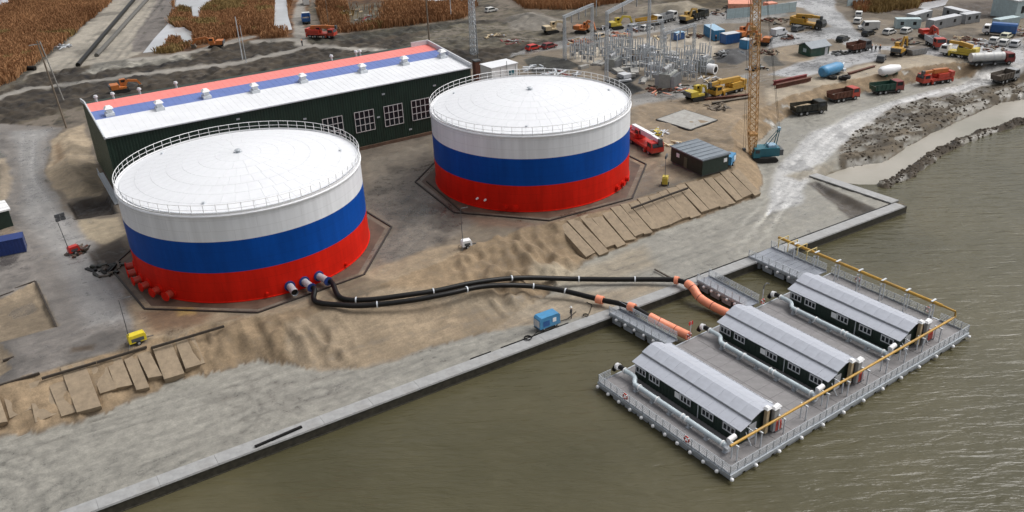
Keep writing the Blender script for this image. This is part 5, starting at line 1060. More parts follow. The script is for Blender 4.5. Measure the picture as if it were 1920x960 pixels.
coil('black cable loop on the apron near the orange collar', (31.91,-40.9,-3.41), 0.35, 2, [(1.2,0.6,0.06),(2.4,1.8,0.06),(2.2,2.8,0.06)])
tag(MB().bar((-13.9,-42.61,-3.33), (-8.39,-42.14,-3.33), 0.3, 0.25).build('steel_rail', BLACK), 'black steel beam lying along the quay edge at lower left', 'beam')
# light towers
light_tower('yellow mobile light tower at the lower left bank edge', (-20.71,-18.52,0), 0.072, mat('lamp_yellow',(0.72,0.56,0.03),0.45), 6.5, 0, body=(2.1,1.0,1.05))
light_tower('red mobile light tower with four dark floodlights by the left road', (-23.61,14.32,0), 0.261, REDP, 6.2, 4, -0.5)
light_tower('white mobile light tower between the two tanks', (25.86,-19.38,-0), R_(-10), WHITE, 6.4, 0, body=(1.5,1.0,0.9))
light_tower('yellow-black light tower right of the farther tank', (65,-18.5,-0), R_(40), PYEL, 5.5, 2, body=(1.3,0.9,1.3))
# left edge
c = container('navy blue container cut by the left edge', (-32.57,20.86,0), -0.113, NAVY, 6.0, 2.5, 2.4)
hb = thing('dark_hut', 'dark hut with white ribbed roof at the left edge', 'hut', (-33.33,33.41,0), R_(6))
MB().b(-3,2.6,-2.2,2.2,0,2.9).build('wall', HGREEN, hb)
for k in range(4): MB().b(-3.2,2.9,-2.4+k*1.2,-1.26+k*1.2,2.9,3.15+0.03*(k % 2)).build('roof_sheet', WHITE, hb)
# dark-green hut with grey roof and neighbours
ht = thing('site_hut', 'dark green hut with a flat grey roof below the crane', 'hut', (75.27,-15.34,0), R_(-3))
MB().b(-2.9,2.9,-4.6,4.0,0.25,3.0).build('wall', HGREEN, ht); MB().hexa([(-3.1,-4.8,2.95),(3.1,-4.8,2.95),(3.1,4.2,2.95),(-3.1,4.2,2.95),(-3.1,-4.8,3.15),(3.1,-4.8,3.25),(3.1,4.2,3.25),(-3.1,4.2,3.15)]).build('roof', HROOF, ht)
for k in range(7): MB().b(-3.1,3.1,-4.6+k*1.4,-4.54+k*1.4,3.22,3.30).build('roof_seam', HROOF, ht)
MB().b(-2.96,-2.9,1.6,2.4,1.6,2.3).build('window', WHITE, ht); MB().b(-2.96,-2.9,-0.6,0.3,0.3,2.2).build('door', GREENS, ht); MB().b(1.8,2.5,-4.66,-4.6,1.7,2.4).build('window', WHITE, ht); MB().b(-2.8,2.8,-4.4,3.8,0.0,0.24).build('skid', DGREY, ht)
cp = thing('blue_compressor', 'blue and white compressor trailer beside the grey-roofed hut', 'compressor', (80.18,-18.04,-0.52), R_(30))
MB().profx([(-1.5,0.5),(1.5,0.5),(1.5,1.6),(1.2,2.0),(-1.5,2.0)], -0.8, 0.8).build('canopy', SBLUE, cp); MB().b(0.3,1.1,-0.83,-0.801,0.8,1.6).build('panel', WHITE, cp); MB().b(1.505,1.54,-0.6,0.6,0.7,1.4).build('grille', REDP, cp)
for s in (-1,1): wheel(cp, -0.3, s*0.8, 0.4, 0.22)
MB().bar((1.5,0,0.5),(2.8,0,0.3),0.1).build('tow_bar', DGREY, cp)
# concrete pad
pd = thing('concrete_pad', 'square pale concrete pad with a dark trench behind the tanks', 'slab', (0,0,0)); C4 = [(86.68,9.08),(95.29,10.46),(95.86,1.37),(87.62,0.21)]
MB().prism(C4, -0.3, 0.18).build('slab', CONC, pd)
for a, b in zip(C4, C4[1:]+C4[:1]): MB().bar((a[0],a[1],0.03),(b[0],b[1],0.03),0.7,0.14).build('trench_edge', BLACK, pd)
# red crane truck behind the farther tank
crane_truck('red crane truck with a white boom behind the farther tank', (74.05,-1.79,0), -1.759, REDP, WHITE, 11.0, group='mobile cranes', boom_tip=(5.2,0.3,2.9))
# crawler crane
ck = thing('crawler_crane', 'teal crawler crane with tall orange lattice boom', 'crane', (93.51,-13.49,-3.33), R_(150))
for s in (-1,1): MB().profx([(-3.0,0.5),(-2.5,0.02),(2.5,0.02),(3.0,0.5),(3.0,0.8),(2.5,1.25),(-2.5,1.25),(-3.0,0.8)], s*1.9-0.4, s*1.9+0.4).build('track', TYRE, ck)
MB().b(-1.6,1.6,-1.5,1.5,0.6,1.3).build('undercarriage', DGREY, ck)
hs_ = MB().b(-3.4,1.6,-1.5,1.5,1.35,3.2).build('house', TEAL, ck); MB().b(-4.2,-3.41,-1.5,1.5,1.5,2.8).build('counterweight', DGREY, hs_); MB().b(-2.8,-1.0,-1.0,1.0,3.201,3.7).build('winch_cover', LBLUE, hs_)
MB().b(-0.9,0.1,-1.53,-1.501,1.7,2.8).build('door', LBLUE, hs_); cab(ck, 1.0, 2.6, 1.3, 1.4, 3.4, TEAL, 0.3).location = (0, 1.6, 0)
MB().bar((-2.6,-0.7,3.2),(-3.2,-0.5,7.0),0.16).bar((-2.6,0.7,3.2),(-3.2,0.5,7.0),0.16).bar((-3.2,-0.5,7.0),(-3.2,0.5,7.0),0.16).bar((-0.4,-0.7,3.2),(-3.2,-0.4,7.0),0.12).bar((-0.4,0.7,3.2),(-3.2,0.4,7.0),0.12).build('gantry_frame', TEAL, ck)
MB().b(-3.5,-2.9,-0.5,0.5,6.9,7.5).build('sheave_block', LBLUE, ck)
bm1 = MB(); lattice(bm1, (2.2,0,1.6), (2.5,0,6.0), 1.1, 4, 0.12, 1.7); lattice(bm1, (2.5,0,6.0), (5.5,0,52.0), 1.7, 30, 0.12, 1.6); bm1.build('lattice_boom', CRY, ck)
pl_ = MB(); pl_.b(1.7,3.3,-1.0,1.0,6.0,6.5); pl_.b(4.0,4.9,-0.9,0.9,29.0,29.6); pl_.build('boom_joint', CRY, ck)
wr = MB()
for s in (-0.5,0.5): wr.cyl((-3.2,s,7.2),(5.4,s*0.6,52.0),0.035,n=5)
wr.cyl((3.9,0.25,3.0),(6.6,0.25,52.0),0.03,n=5).cyl((4.2,-0.25,3.0),(6.7,-0.25,52.0),0.03,n=5); wr.build('rope', BLACK, ck)
MB().b(3.8,4.4,-0.4,0.4,2.0,3.0).cyl((4.1,0,2.0),(4.1,0,1.3),0.12,n=8).build('hook_block', DGREY, ck)
ck.scale = (0.86, 0.86, 0.86)
# lower haul road
dump_truck('black dump truck loaded with sand, nearest of the haul road trucks', (119.63,-1.79,-2.5), -0.3, OLIV, OLIV, SANDM, 7.2)
dump_truck('orange-cabbed dump truck with a brown body on the haul road', (132.82,0,-2.5), -0.155, BRED, RUST, None, 7.0)
dump_truck('green-bodied dump truck with a maroon cab on the haul road', (144.69,-2.2,-2.5), -0.328, DRED, GRNP, None, 7.0)
crane_truck('red-orange drilling truck parked on the haul road', (159.27,-4.02,-2.5), 2.895, BRED, ORA, 8.5, group='mobile cranes', boom_tip=(3.5,0,3.0))
dump_truck('mud-covered grey dump truck on the dark mound at the right', (173.7,-12.39,-2.5), -0.042, GRYP, MUDM, None, 7.0)
# upper yard, right
tk = truck_base('white tank truck with a red cab at the far right', (175.57,-6.97,0), -0.507, 10.5, 'tank_truck', 'truck', 'trucks in the upper yard', (3.9,-3.9,-2.6,0.6))
cab(tk, 3.2, 5.25, 2.4, 0.75, 2.8, DRED); MB().cyl((-5.0,0,1.95),(2.9,0,1.95),1.05,n=18).build('vessel', VWHITE, tk, True)
for x in (-4.2,-2.0,0.2,2.3): MB().cyl((x-0.06,0,1.95),(x+0.06,0,1.95),1.09,n=18).build('band', LGRY, tk)
crane_truck('yellow truck crane beside the white tank truck', (175.78,1.44,0), 1.761, PYEL, YEL, 8.5, WHITE, boom_tip=(2.6,0,3.4))
dt = dump_truck('red and white tipper among the right-hand plant', (179.92,10.73,0), -2.136, BRED, LGRY, None, 7.0, group='trucks in the upper yard')
excavator('yellow excavator digging beside the grey skip', (166.47,11.41,0), 0.311, YEL, 1.0)
sk_ = thing('steel_skip', 'grey open skip in front of the yellow excavator', 'skip', (170.62,9.28,0), -0.181)
MB().hexa([(-2.1,-1.0,0.05),(2.1,-1.0,0.05),(2.1,1.0,0.05),(-2.1,1.0,0.05),(-2.8,-1.2,1.5),(2.8,-1.2,1.5),(2.8,1.2,1.5),(-2.8,1.2,1.5)]).build('hull', GRYP, sk_); MB().b(-2.6,2.6,-1.05,1.05,1.505,1.56).build('load', MUDM, sk_)
for k in range(6): MB().bar((-2.1+k*0.85,-1.02,0.1),(-2.5+k*1.0,-1.22,1.45),0.1).build('rib', GRYP, sk_)
excavator('red excavator with raised arm beyond the grey skip', (186.43,17.47,0), -1.941, BRED, 0.9, 0.4)
# blue and white tanks on skids, tyres
bt = thing('blue_vessel', 'long blue cylindrical vessel lying on the sand bank', 'vessel', (139.18,9.14,0), 0.103)
MB().lathe([(0.05,0),(0.9,0.05),(1.25,0.5),(1.3,1.0),(1.3,6.0),(1.0,7.2),(0.6,7.8),(0.05,7.9)],18).build('shell', SBLUE, bt, True).matrix_local = Matrix.Translation((-4,0,1.6)) @ Matrix.Rotation(R_(90), 4, 'Y')
for x in (-2.4,1.8): MB().b(x-0.3,x+0.3,-1.0,1.0,0,0.7).build('saddle', DGREY, bt)
MB().b(3.6,4.6,-0.9,0.9,0.4,1.0).build('platform', LGALV, bt); MB().cyl((3.8,0,1.6),(4.7,0,2.1),0.35,n=10).build('nozzle', LGALV, bt)
wv = thing('white_vessel', 'white tapered vessel lying on the sand bank', 'vessel', (150.72,1.97,0), -0.093)
MB().lathe([(0.05,0),(0.7,0.1),(1.1,0.8),(1.2,3.5),(0.8,6.0),(0.05,6.6)],16).build('shell', WHITE, wv, True).matrix_local = Matrix.Translation((-3.3,0,1.2)) @ Matrix.Rotation(R_(90), 4, 'Y')
for x in (-1.8,1.4): MB().b(x-0.25,x+0.25,-0.9,0.9,0,0.6).build('saddle', GRNP, wv)
ty = MB().lathe([(0.45,0.0),(0.95,0.0),(1.05,0.3),(0.95,0.6),(0.45,0.6)],18,0,0,True).mesh('tyre', TYRE)
for k, px in enumerate(((137.34,7.13,0), (138.72,5.42,0), (138.21,4.21,0.6))):
    o = link('big_tyre', ty, None, px, 0.3*k); tag(o, ('left one of the big tyres below the blue vessel', 'lower one of the two stacked tyres below the blue vessel', 'top one of the stacked tyres below the blue vessel')[k], 'tyre', 'big tyres by the blue vessel'); o.location.z = (0.02,0.02,0.63)[k]
# beams along the bank
for k, (a, b, m_) in enumerate((((103.38,13.16,0), (113.06,9.43,0), RUST), ((102.58,9.84,0), (112.62,7.74,0), MUDM), ((123.24,11.88,0), (133.2,11.13,0), DRED), ((121.81,9.75,0), (132.23,9.03,0), RUST), ((142.85,7.3,0), (152.77,7.67,0), RUST))):
    a = Vector(a); b = Vector(b); t = thing('steel_beam', ('rusty beam left of the crane boom, upper one','muddy beam left of the crane boom, lower one','maroon beam right of the crane boom','rusty beam right of the crane boom, lower one','rusty beam between the blue and white vessels')[k], 'beam', tuple(a), math.atan2(b.y-a.y,b.x-a.x), 'steel beams on the bank'); L = (b-a).length; hh = 0.9 if k in (2,3) else 0.45
    MB().b(0,L,-0.35,0.35,0.0,0.08).build('flange', m_, t); MB().b(0,L,-0.06,0.06,0.081,hh).build('web', m_, t); MB().b(0,L,-0.35,0.35,hh+0.001,hh+0.09).build('flange', m_, t)
# shed
sh = thing('green_shed', 'small dark green shed with a pitched grey roof in the right yard', 'shed', (151.8,25.29,0), -0.12)
MB().profy([(-2.2,0),(2.2,0),(2.2,2.3),(0,3.2),(-2.2,2.3)], -3.0, 3.0).build('wall', GRNP, sh)
MB().hexa([(-3.4,-2.6,2.2),(3.4,-2.6,2.2),(3.4,0,3.3),(-3.4,0,3.3),(-3.4,-2.6,2.34),(3.4,-2.6,2.34),(3.4,0,3.44),(-3.4,0,3.44)]).build('roof_sheet', HROOF, sh); MB().hexa([(-3.4,0.01,3.3),(3.4,0.01,3.3),(3.4,2.6,2.2),(-3.4,2.6,2.2),(-3.4,0.01,3.44),(3.4,0.01,3.44),(3.4,2.6,2.34),(-3.4,2.6,2.34)]).build('roof_sheet', HROOF, sh)
MB().b(-3.06,-3.0,-0.6,0.5,1.0,1.9).build('window', PALET, sh); MB().b(1.6,2.5,-2.26,-2.2,0.1,2.0).build('door', LGRY, sh)
# cars
CARS = (((195.96,46.82,0),0.6,VWHITE,'small white car at the wet junction, farthest up'),((188.29,41.05,0),0.5,VWHITE,'white car below the upper one at the wet junction'),((178.25,29.52,0),0.1,OLIV,'black car parked under the white van'),((183.3,26.78,0),0.1,VWHITE,'white saloon left of the pale modular units'),((188.16,25.05,0),0.25,VWHITE,'white saloon touching the pale modular units'),((167.95,29.51,0),0.2,OLIV,'black off-roader right of the green shed'),((168.3,45.1,0),0.1,DGREY,'dark grey car by the yellow mobile crane'),((158.73,10.46,0),0.5,DGREY,'dark pickup in front of the three people'),((194.77,3.97,0),0.3,VWHITE,'white car at the scrap heap, left of two'),((194.46,1.21,0),0.3,VWHITE,'white car at the scrap heap, right of two'),((195.45,-1.14,0),0.3,LGRY,'pale car at the right edge below the scrap heap'),((201.1,4.71,0),0.2,mat('cream_car',(0.66,0.66,0.5),0.4),'cream car beneath the blue tilt truck'),((117.14,126.92,0),0.1,VWHITE,'white car alone on the far pale track'),((135.86,77.33,0),0.2,LGRY,'silver car left of the yellow loader'),((137.74,73.83,0),0.2,VWHITE,'white car parked below the yellow loader'),((99.85,75.56,0),0.1,REDP,'red car beside the dark bank, left of two'),((104.16,74.21,0),0.1,DRED,'maroon car beside the dark bank, right of two'),((121.27,74.15,0),0.2,mat('beige_car',(0.5,0.4,0.28),0.4),'beige car behind the left gantry'))
for p, rz, m_, lb in CARS: car(lb, p, rz, m_)
car('white van at the wet junction above the black car', (183.92,33.98,0), 2.5, VWHITE, 5.4, 2.3, van=True)
car('silver van left of the dark grey car near the crane boom', (160.58,44.97,0), 0.1, LGRY, 5.2, 2.0, van=True)
car('white van on the far track behind the red drilling rig', (74.72,182.76,0), 1.3, VWHITE, 5.4, 2.3, van=True)
# yellow mobile crane, containers
crane_truck('yellow mobile crane with a dark cab parked in the upper yard', (173.28,46.07,0), -1.362, YEL, YEL, 10.0, OLIV, boom_tip=(3.6,0,3.2))
crane_truck('long yellow truck crane left of the crawler boom', (110.46,13.62,0), -3.091, YEL, YEL, 9.5, boom_tip=(5.4,0,3.2))
container('upper blue container with a pale roof in the yard cluster', (145.63,54.64,0), -1.965, SBLUE, 8.0, 3.0, 2.8, LBLUE)
container('darker blue container at the front of the yard cluster', (144.53,47.38,0), -0.145, BLUEP, 4.5, 2.6, 2.6, LGRY)
container('small bright blue container below the yard cluster', (143.08,40.08,0), 0.241, SBLUE, 2.6, 2.4, 2.4, LGRY)
container('small blue container standing alone above the substation', (136.63,59.12,0), 0.049, BLUEP, 3.0, 2.2, 2.0, LBLUE)
for k, (p, rz, L, m_, lb) in enumerate((((193.12,28.51,0), -0.726, 6.5, PALET, 'pale teal modular unit at the left of the court'), ((202.26,31.39,0), 0.081, 9.0, LGRY, 'grey modular unit at the back left of the court'), ((201.33,23.02,0), -0.05, 11.5, LGRY, 'grey modular unit at the front of the court'), ((213.33,27.2,0), -1.808, 8.0, LGRY, 'grey modular unit at the far back of the court'), ((211,21.71,0), -0.156, 5.5, LGRY, 'short grey modular unit at the right of the court'))):
    container(lb, p, rz, GRYP if k else m_, L, 2.5, 2.6, LGRY if k else PALET, 'pale modular units round a court', 'modular_unit', 2)
container('teal container behind the blue tilt truck', (213.25,12.46,0), -0.162, PALET, 7.5, 2.5, 2.4)
tl = truck_base('truck with a bright blue tilt at the right edge', (202.96,7.91,0), 2.003, 8.0, 'tilt_truck', 'truck', 'trucks in the upper yard')
cab(tl, 2.2, 4.0, 2.4, 0.75, 2.6, WHITE); MB().profy([(-1.25,1.0),(1.25,1.0),(1.25,2.9),(0.9,3.3),(-0.9,3.3),(-1.25,2.9)], -4.0, 2.0).build('tilt', BLUEP, tl)
MB().b(-1.8,-1.0,-1.28,-1.256,1.6,2.6).build('emblem', LBLUE, tl)
bb = thing('blue_grey_building', 'pale blue-grey building in the upper right corner', 'building', (228.11,17.76,0), R_(-8))
MB().b(-5,8,-3,5,0,5.2).build('wall', PALET, bb); MB().b(-5.2,8.2,-3.2,5.2,5.2,5.5).build('roof', LGRY, bb)
for x, z in ((-2.4,1.8),(-0.4,0.2),(2.4,1.8),(5.0,1.8)): MB().b(x-0.6,x+0.6,-3.06,-3.0,z,z+2.0).build('window', GLASS, bb)
# scrap heap, debris piles
def heap(label, loc, n, r, h, mats, name='scrap_heap', cat='scrap heap', seed=1, size=(0.5,2.2)):
    rr = random.Random(seed); t = thing(name, label, cat, loc)
    for k in range(n):
        a = rr.uniform(0, 6.28); d = r*math.sqrt(rr.random()); z = h*(1-d/r)*rr.random()+0.1; L = rr.uniform(*size); th = rr.uniform(0, 6.28); e = rr.uniform(-0.3,0.3)
        c = Vector((d*math.cos(a), d*math.sin(a), z)); v = Vector((math.cos(th)*L/2, math.sin(th)*L/2, e*L/2)); MB().bar(c-v, c+v, rr.uniform(0.15,0.6), rr.uniform(0.12,0.4)).build('scrap_piece', rr.choice(mats), t)
heap('heap of rusty scrap at the right edge', (208.75,6.14,0), 46, 4.0, 2.6, (RUST,DRED,GRYP,TANP), seed=3)
heap('timber and pallet heap left of the blue containers', (142.35,59.19,0), 30, 3.0, 1.2, (WOOD,TANP,RUST), 'timber_heap', 'timber heap', 4)
heap('orange debris and pipes behind the left gantry', (113.78,73.96,0), 36, 4.0, 1.0, (TARP,RUST,TANP,ORA), 'debris_heap', 'debris heap', 5)
heap('rusty debris behind the middle gantry', (127.6,73.8,0), 24, 3.6, 0.8, (RUST,TANP,TARP), 'debris_heap', 'debris heap', 6)
heap('dark scrap along the pale fence', (173.03,75.99,0), 40, 7.0, 1.6, (OLIV,RUST,DGREY,GRYP), 'scrap_heap', 'scrap heap', 7, (0.8,3.0))
heap('brown scrap left of the silver van', (173.03,57.55,-0), 30, 4.5, 1.2, (RUST,OLIV,WOOD), 'scrap_heap', 'scrap heap', 8)
heap('reddish formwork lying beside the substation', (101.59,25.14,-0), 30, 4.0, 0.7, (RUST,TARP,TANP,OLIV), 'formwork_heap', 'timber heap', 9)
heap('pink and brown formwork right of the transformer', (106.21,21.38,0), 30, 4.5, 0.8, (TARP,RUST,LGRY,OLIV), 'formwork_heap', 'timber heap', 10)
heap('loose steel left on the concrete behind the white cabin', (89.28,59.41,-0), 14, 3.0, 0.6, (LGALV,GALV,LGRY), 'steel_heap', 'scrap heap', 12, (1.0,3.5))
heap('pale steel bundles beyond the farther tank roof', (90.48,49.44,0), 26, 5.0, 0.7, (LGALV,GALV,DRED,LGRY), 'steel_heap', 'scrap heap', 13, (1.0,4.0))
heap('white timber bundle behind the dark green hut', (79.55,-4.56,0), 8, 1.6, 0.6, (LGRY,TANP), 'timber_bundle', 'timber heap', 14, (1.0,2.5))
heap('grey hose and pallets left on the causeway', (-7.01,171.26,0), 22, 4.0, 0.6, (GRYP,LGALV,DGREY), 'pallet_heap', 'debris heap', 15, (1.5,5.0))
tag(MB().bar((176.91,81.21,1), (182.29,76.23,1), 7.0, 1.6).build('salmon_canopy', TARP), 'long salmon-pink sheeted roof at the top behind the boom', 'canopy')
tag(MB().bar((184.92,72.92,0.8), (188.03,72.32,0.8), 3.0, 1.5).build('salmon_canopy', TARP), 'short salmon-pink sheeted stack right of the boom', 'canopy')
# fences
def panel_fence(label, a, b, h, m_, group='sheet fences'):
    a = Vector(a); b = Vector(b); L = (b-a).length; t = thing('sheet_fence', label, 'fence', tuple(a), math.atan2(b.y-a.y,b.x-a.x), group); n = int(L/2.4)
    pm = MB().b(0.04,L/n-0.04,-0.03,0.03,0.1,h).mesh('fence_panel', m_)
    for k in range(n): link('fence_panel', pm, t, (k*L/n, 0.01*(k % 2), 0))
    for k in range(n+1): MB().b(k*L/n-0.05,k*L/n+0.05,0.05,0.15,0,h+0.05).build('post', GRYP, t)
panel_fence('pale sheet fence left of the crane boom', (164.54,69.11,0), (171.97,66.46,0), 3.0, PALET)
panel_fence('teal-grey sheet fence right of the crane boom', (175.13,65.65,0), (187.32,62.97,0), 3.0, PALET)
panel_fence('teal sheet fence at the top right of the junction', (204.57,58.08,0), (226.17,56.65,0), 2.6, PALET)
# far plant
excavator('yellow excavator between the two tall gantries', (132.04,80.7,0), -0.167, PYEL, 1.0, 0.6)
excavator('orange excavator with folded arm behind the left gantry', (121.44,82.73,0), -1.048, ORA, 0.8, 0.4)
excavator('orange excavator at the edge of the reeds by the ponds', (31.24,138.42,0), 2.658, ORA, 1.25, 1.0)
excavator('beige excavator on the dark bank behind the farther tank', (114.7,88.65,0), -0.19, TANP, 0.8, 0.8)
excavator('orange excavator right of the blue containers', (150.56,48.67,0), 0.192, ORA, 0.9, 0.3)
excavator('orange excavator hidden behind the crane boom', (149.12,40.27,0), 2.089, ORA, 0.9, 0.5)
excavator('brown-yellow digger parked below the pale sand heap', (152.96,73.55,0), 0.175, mat('ochre_paint',(0.40,0.25,0.06),0.6,dirt=0.4), 0.9, 0.3)
excavator('small yellow machine at the end of the muddy beams', (102.32,14.52,0), -0.094, PYEL, 0.5, 0.9)
excavator('orange excavator on the dark mud behind the hall roof', (-0.51,105.96,0), -0.007, ORA, 0.9, 1.3)
crane_truck('red-orange drilling rig on a black truck by the reeds', (59.59,127.8,0), -0.815, BRED, ORA, 9.0, boom_tip=(4.6,0,3.2))
dump_truck('yellow loader truck with white cab in the far yard', (142.01,77.52,-0), -0.071, VWHITE, YEL, None, 8.0, group='trucks in the upper yard')
dump_truck('white truck with a grey body right of the yellow loader', (149.74,78.4,-0), 0.212, VWHITE, GRYP, None, 6.5, group='trucks in the upper yard')
dump_truck('black truck right of the brown-yellow digger', (158.5,74.53,-0), 0.115, OLIV, OLIV, None, 6.5, group='trucks in the upper yard')
dump_truck('blue and white truck on the track behind the drilling rig', (64.03,152.99,0), 1.228, VWHITE, BLUEP, None, 7.0, group='trucks in the upper yard')
dump_truck('low maroon trailer truck right of the black off-roader', (162.34,19.91,0), -0.101, DGREY, RUST, None, 6.0, group='trucks in the upper yard')
tk2 = thing('steel_drum', 'white steel drum above the long yellow truck crane', 'drum', (119.5,27.87,0), 0.3); MB().cyl((0,-1,1.2),(0,1,1.2),1.2,n=18).build('shell', WHITE, tk2, True); MB().cyl((0,-1.02,1.2),(0,-1.15,1.2),0.7,n=14).build('core', BLACK, tk2); MB().b(-0.6,0.6,-0.8,0.8,0,0.3).build('cradle', YEL, tk2)
# pipes on the causeway
for k, (a, b) in enumerate((((-5.5,140.88,0.4), (32.03,250.63,0.4)), ((0.59,149.4,0.4), (34.67,242.13,0.4)), ((-18.33,147.27,0.4), (-15.66,145.04,0.4)))):
    o = MB().cyl(a, b, 0.62, n=14).build('pipeline', BLACK if k != 1 else mat('dusty_pipe',(0.10,0.095,0.085),0.6), None, True)
    tag(o, ('black pipeline along the causeway, left one', 'dusty pipeline along the causeway, right one with an open end', 'short black culvert pipe at the foot of the causeway')[k], 'pipe')
# poles and masts
PO = thing('utility_pole', 'tall twin pole with a crossarm by the track at the left', 'pole', (-15.86,83.18,0)); d_ = Vector((-1.0,0.0,19.0))
MB().cyl((0,0,-0.3),tuple(d_),0.22,0.15,n=10).build('shaft', WOOD, PO); MB().cyl((0.9,0.2,6.0),(d_.x+0.5,d_.y,d_.z-0.2),0.14,0.12,n=8).build('strut', CPOLE, PO); MB().bar((d_.x-1.7,d_.y,d_.z-0.7),(d_.x+0.6,d_.y,d_.z-0.7),0.16).build('crossarm', CPOLE, PO)
def vpole(label, px_base, h, r=0.17, m_=None, arm=0.0): pole(label, px_base, (px_base[0], px_base[1], h), r, m_, arm)
vpole('grey pole beside the reeds, left of a pair', (32.96,117.92,0), 11.5, 0.16, LGALV); vpole('thin grey pole beside the reeds, right of a pair', (32.72,113.7,0), 10.0, 0.10, LGALV)
vpole('tall dark pole behind the red roof stripe', (78.89,95.89,0), 15.0, 0.26, WOOD); vpole('thin pale pole in the reeds right of the tall dark pole', (102.45,127.02,0), 7.0, 0.14, LGALV)
vpole('black pole at the right corner of the hall', (75.99,63.96,0), 12.5, 0.12, DGREY); vpole('thin pole in the reeds behind the drilling rig', (66.69,140.41,0), 9.0, 0.12, WOOD)
vpole('slender grey pole above the left gantry', (138.46,98.8,0), 9.5, 0.16, GALV)
lm = thing('lattice_mast', 'grey lattice mast behind the right end of the hall', 'mast', (85.39,82.53,0)); mm = MB(); lattice(mm, (0,0,0), (0,0,20), 1.5, 16, 0.13, 1.0); mm.build('lattice', GALV, lm)
bx_ = thing('brick_stack', 'dark brick stack at the right corner of the hall', 'stack', (72.87,59.06,0)); MB().b(-0.7,0.7,-0.7,0.7,0,4.6).build('shaft', RUST, bx_); MB().b(-0.8,0.8,-0.8,0.8,4.6,4.9).build('cap', DGREY, bx_)
# ---------------------------------------------------------------- substation
def gantry(label, a, b, h, arms=3):
    a = Vector(a); b = Vector(b); L = (b-a).length; t = thing('substation_gantry', label, 'gantry', tuple(a), math.atan2(b.y-a.y,b.x-a.x), 'substation gantries')
    for x in (0,L): m = MB(); lattice(m, (x,0,0), (x,0,h), 0.7, int(h/1.1), 0.08, 0.5); m.build('column', GALV, t)
    m = MB(); lattice(m, (-0.5,0,h), (L+0.5,0,h), 0.55, int(L/1.1), 0.075); m.build('beam', GALV, t)
    for k in range(arms):
        x = L*(k+1)/(arms+1); s = MB().cyl((x,0,h-0.3),(x,0,h-2.4),0.11,n=8)
        for q in range(6): s.cyl((x,0,h-0.5-q*0.3),(x,0,h-0.6-q*0.3),0.22,n=8)
        s.build('insulator', GRYP, t)
gantry('left lattice gantry with hanging insulators in the substation', (100.16,61.22,0), (114.37,68.61,0), 11.0)
gantry('tall middle lattice gantry reaching to the far yard', (96.83,39.33,0), (122.04,54.31,0), 16.0, 2)
gantry('short lattice gantry at the substation back, behind the breakers', (117.12,55.53,0), (126.17,53.81,0), 7.5, 3)
gantry('low lattice gantry near the crane boom side of the substation', (117.39,42.56,0), (129.43,45.04,0), 7.5, 3)
def breaker(root=None):
    t = thing('circuit_breaker', 'x', 'breaker', (0,0,0), 0, 'grey circuit breakers in the substation')
    MB().b(-0.15,0.15,-0.9,0.9,1.6,1.8).b(-0.1,0.1,-0.8,-0.65,0,1.6).b(-0.1,0.1,0.65,0.8,0,1.6).build('frame', GALV, t)
    for y in (-0.7,0,0.7):
        s = MB().cyl((0,y,1.8),(0,y,3.6),0.09,n=8)
        for q in range(7): s.cyl((0,y,1.95+q*0.23),(0,y,2.03+q*0.23),0.19,n=8)
        s.build('insulator', GALV, t)
    MB().b(-0.2,0.2,-0.35,0.35,0.6,1.4).build('drive_box', GRYP, t); MB().bar((0,-0.9,3.65),(0,0.9,3.65),0.08).build('busbar', LGALV, t)
    return t
BRK = ((106.72,52.9,0),(106.04,49.38,0),(107.22,45.74,0),(107.77,42.67,0),(108.73,40.58,0),(109.07,37.77,0),(110.01,35.74,0),(121.32,51.95,0),(120.42,48.35,0),(119.01,53.91,0),(116.05,60.93,0),(118.79,61.67,0),(121.78,62.23,0),(111.72,57.17,0),(107.02,58.27,0),(102.78,56.21,0),(105.81,63.66,0),(102.37,60.77,0),(118.76,32.24,0),(117.31,28.45,0),(114.37,29.67,0),(116.74,36.48,0),(121.71,38.92,0),(123.42,33.5,0),(105.42,32.26,0),(106.75,31.16,-0),(105.45,34.63,0),(111.85,25.8,0),(109.47,53.36,0),(113.41,55.74,0),(116.77,57.31,0),(115.44,52.57,0),(108.75,49.82,0),(109.94,47.46,0),(113.09,47.54,0),(117.24,49.62,0),(115.94,45.14,0),(112.08,42.99,0),(112.78,39.78,0),(113.36,60.21,0),(109.37,57.72,0),(115.88,39.81,0),(114.46,35.82,0),(113.17,31.88,0),(117.86,34.26,0),(121.73,36.23,0),(125.22,37.33,0),(110.94,27.71,0),(108.41,62.94,0),(104.7,60.23,0),(103.4,54.31,-0),(113.32,64.81,0))

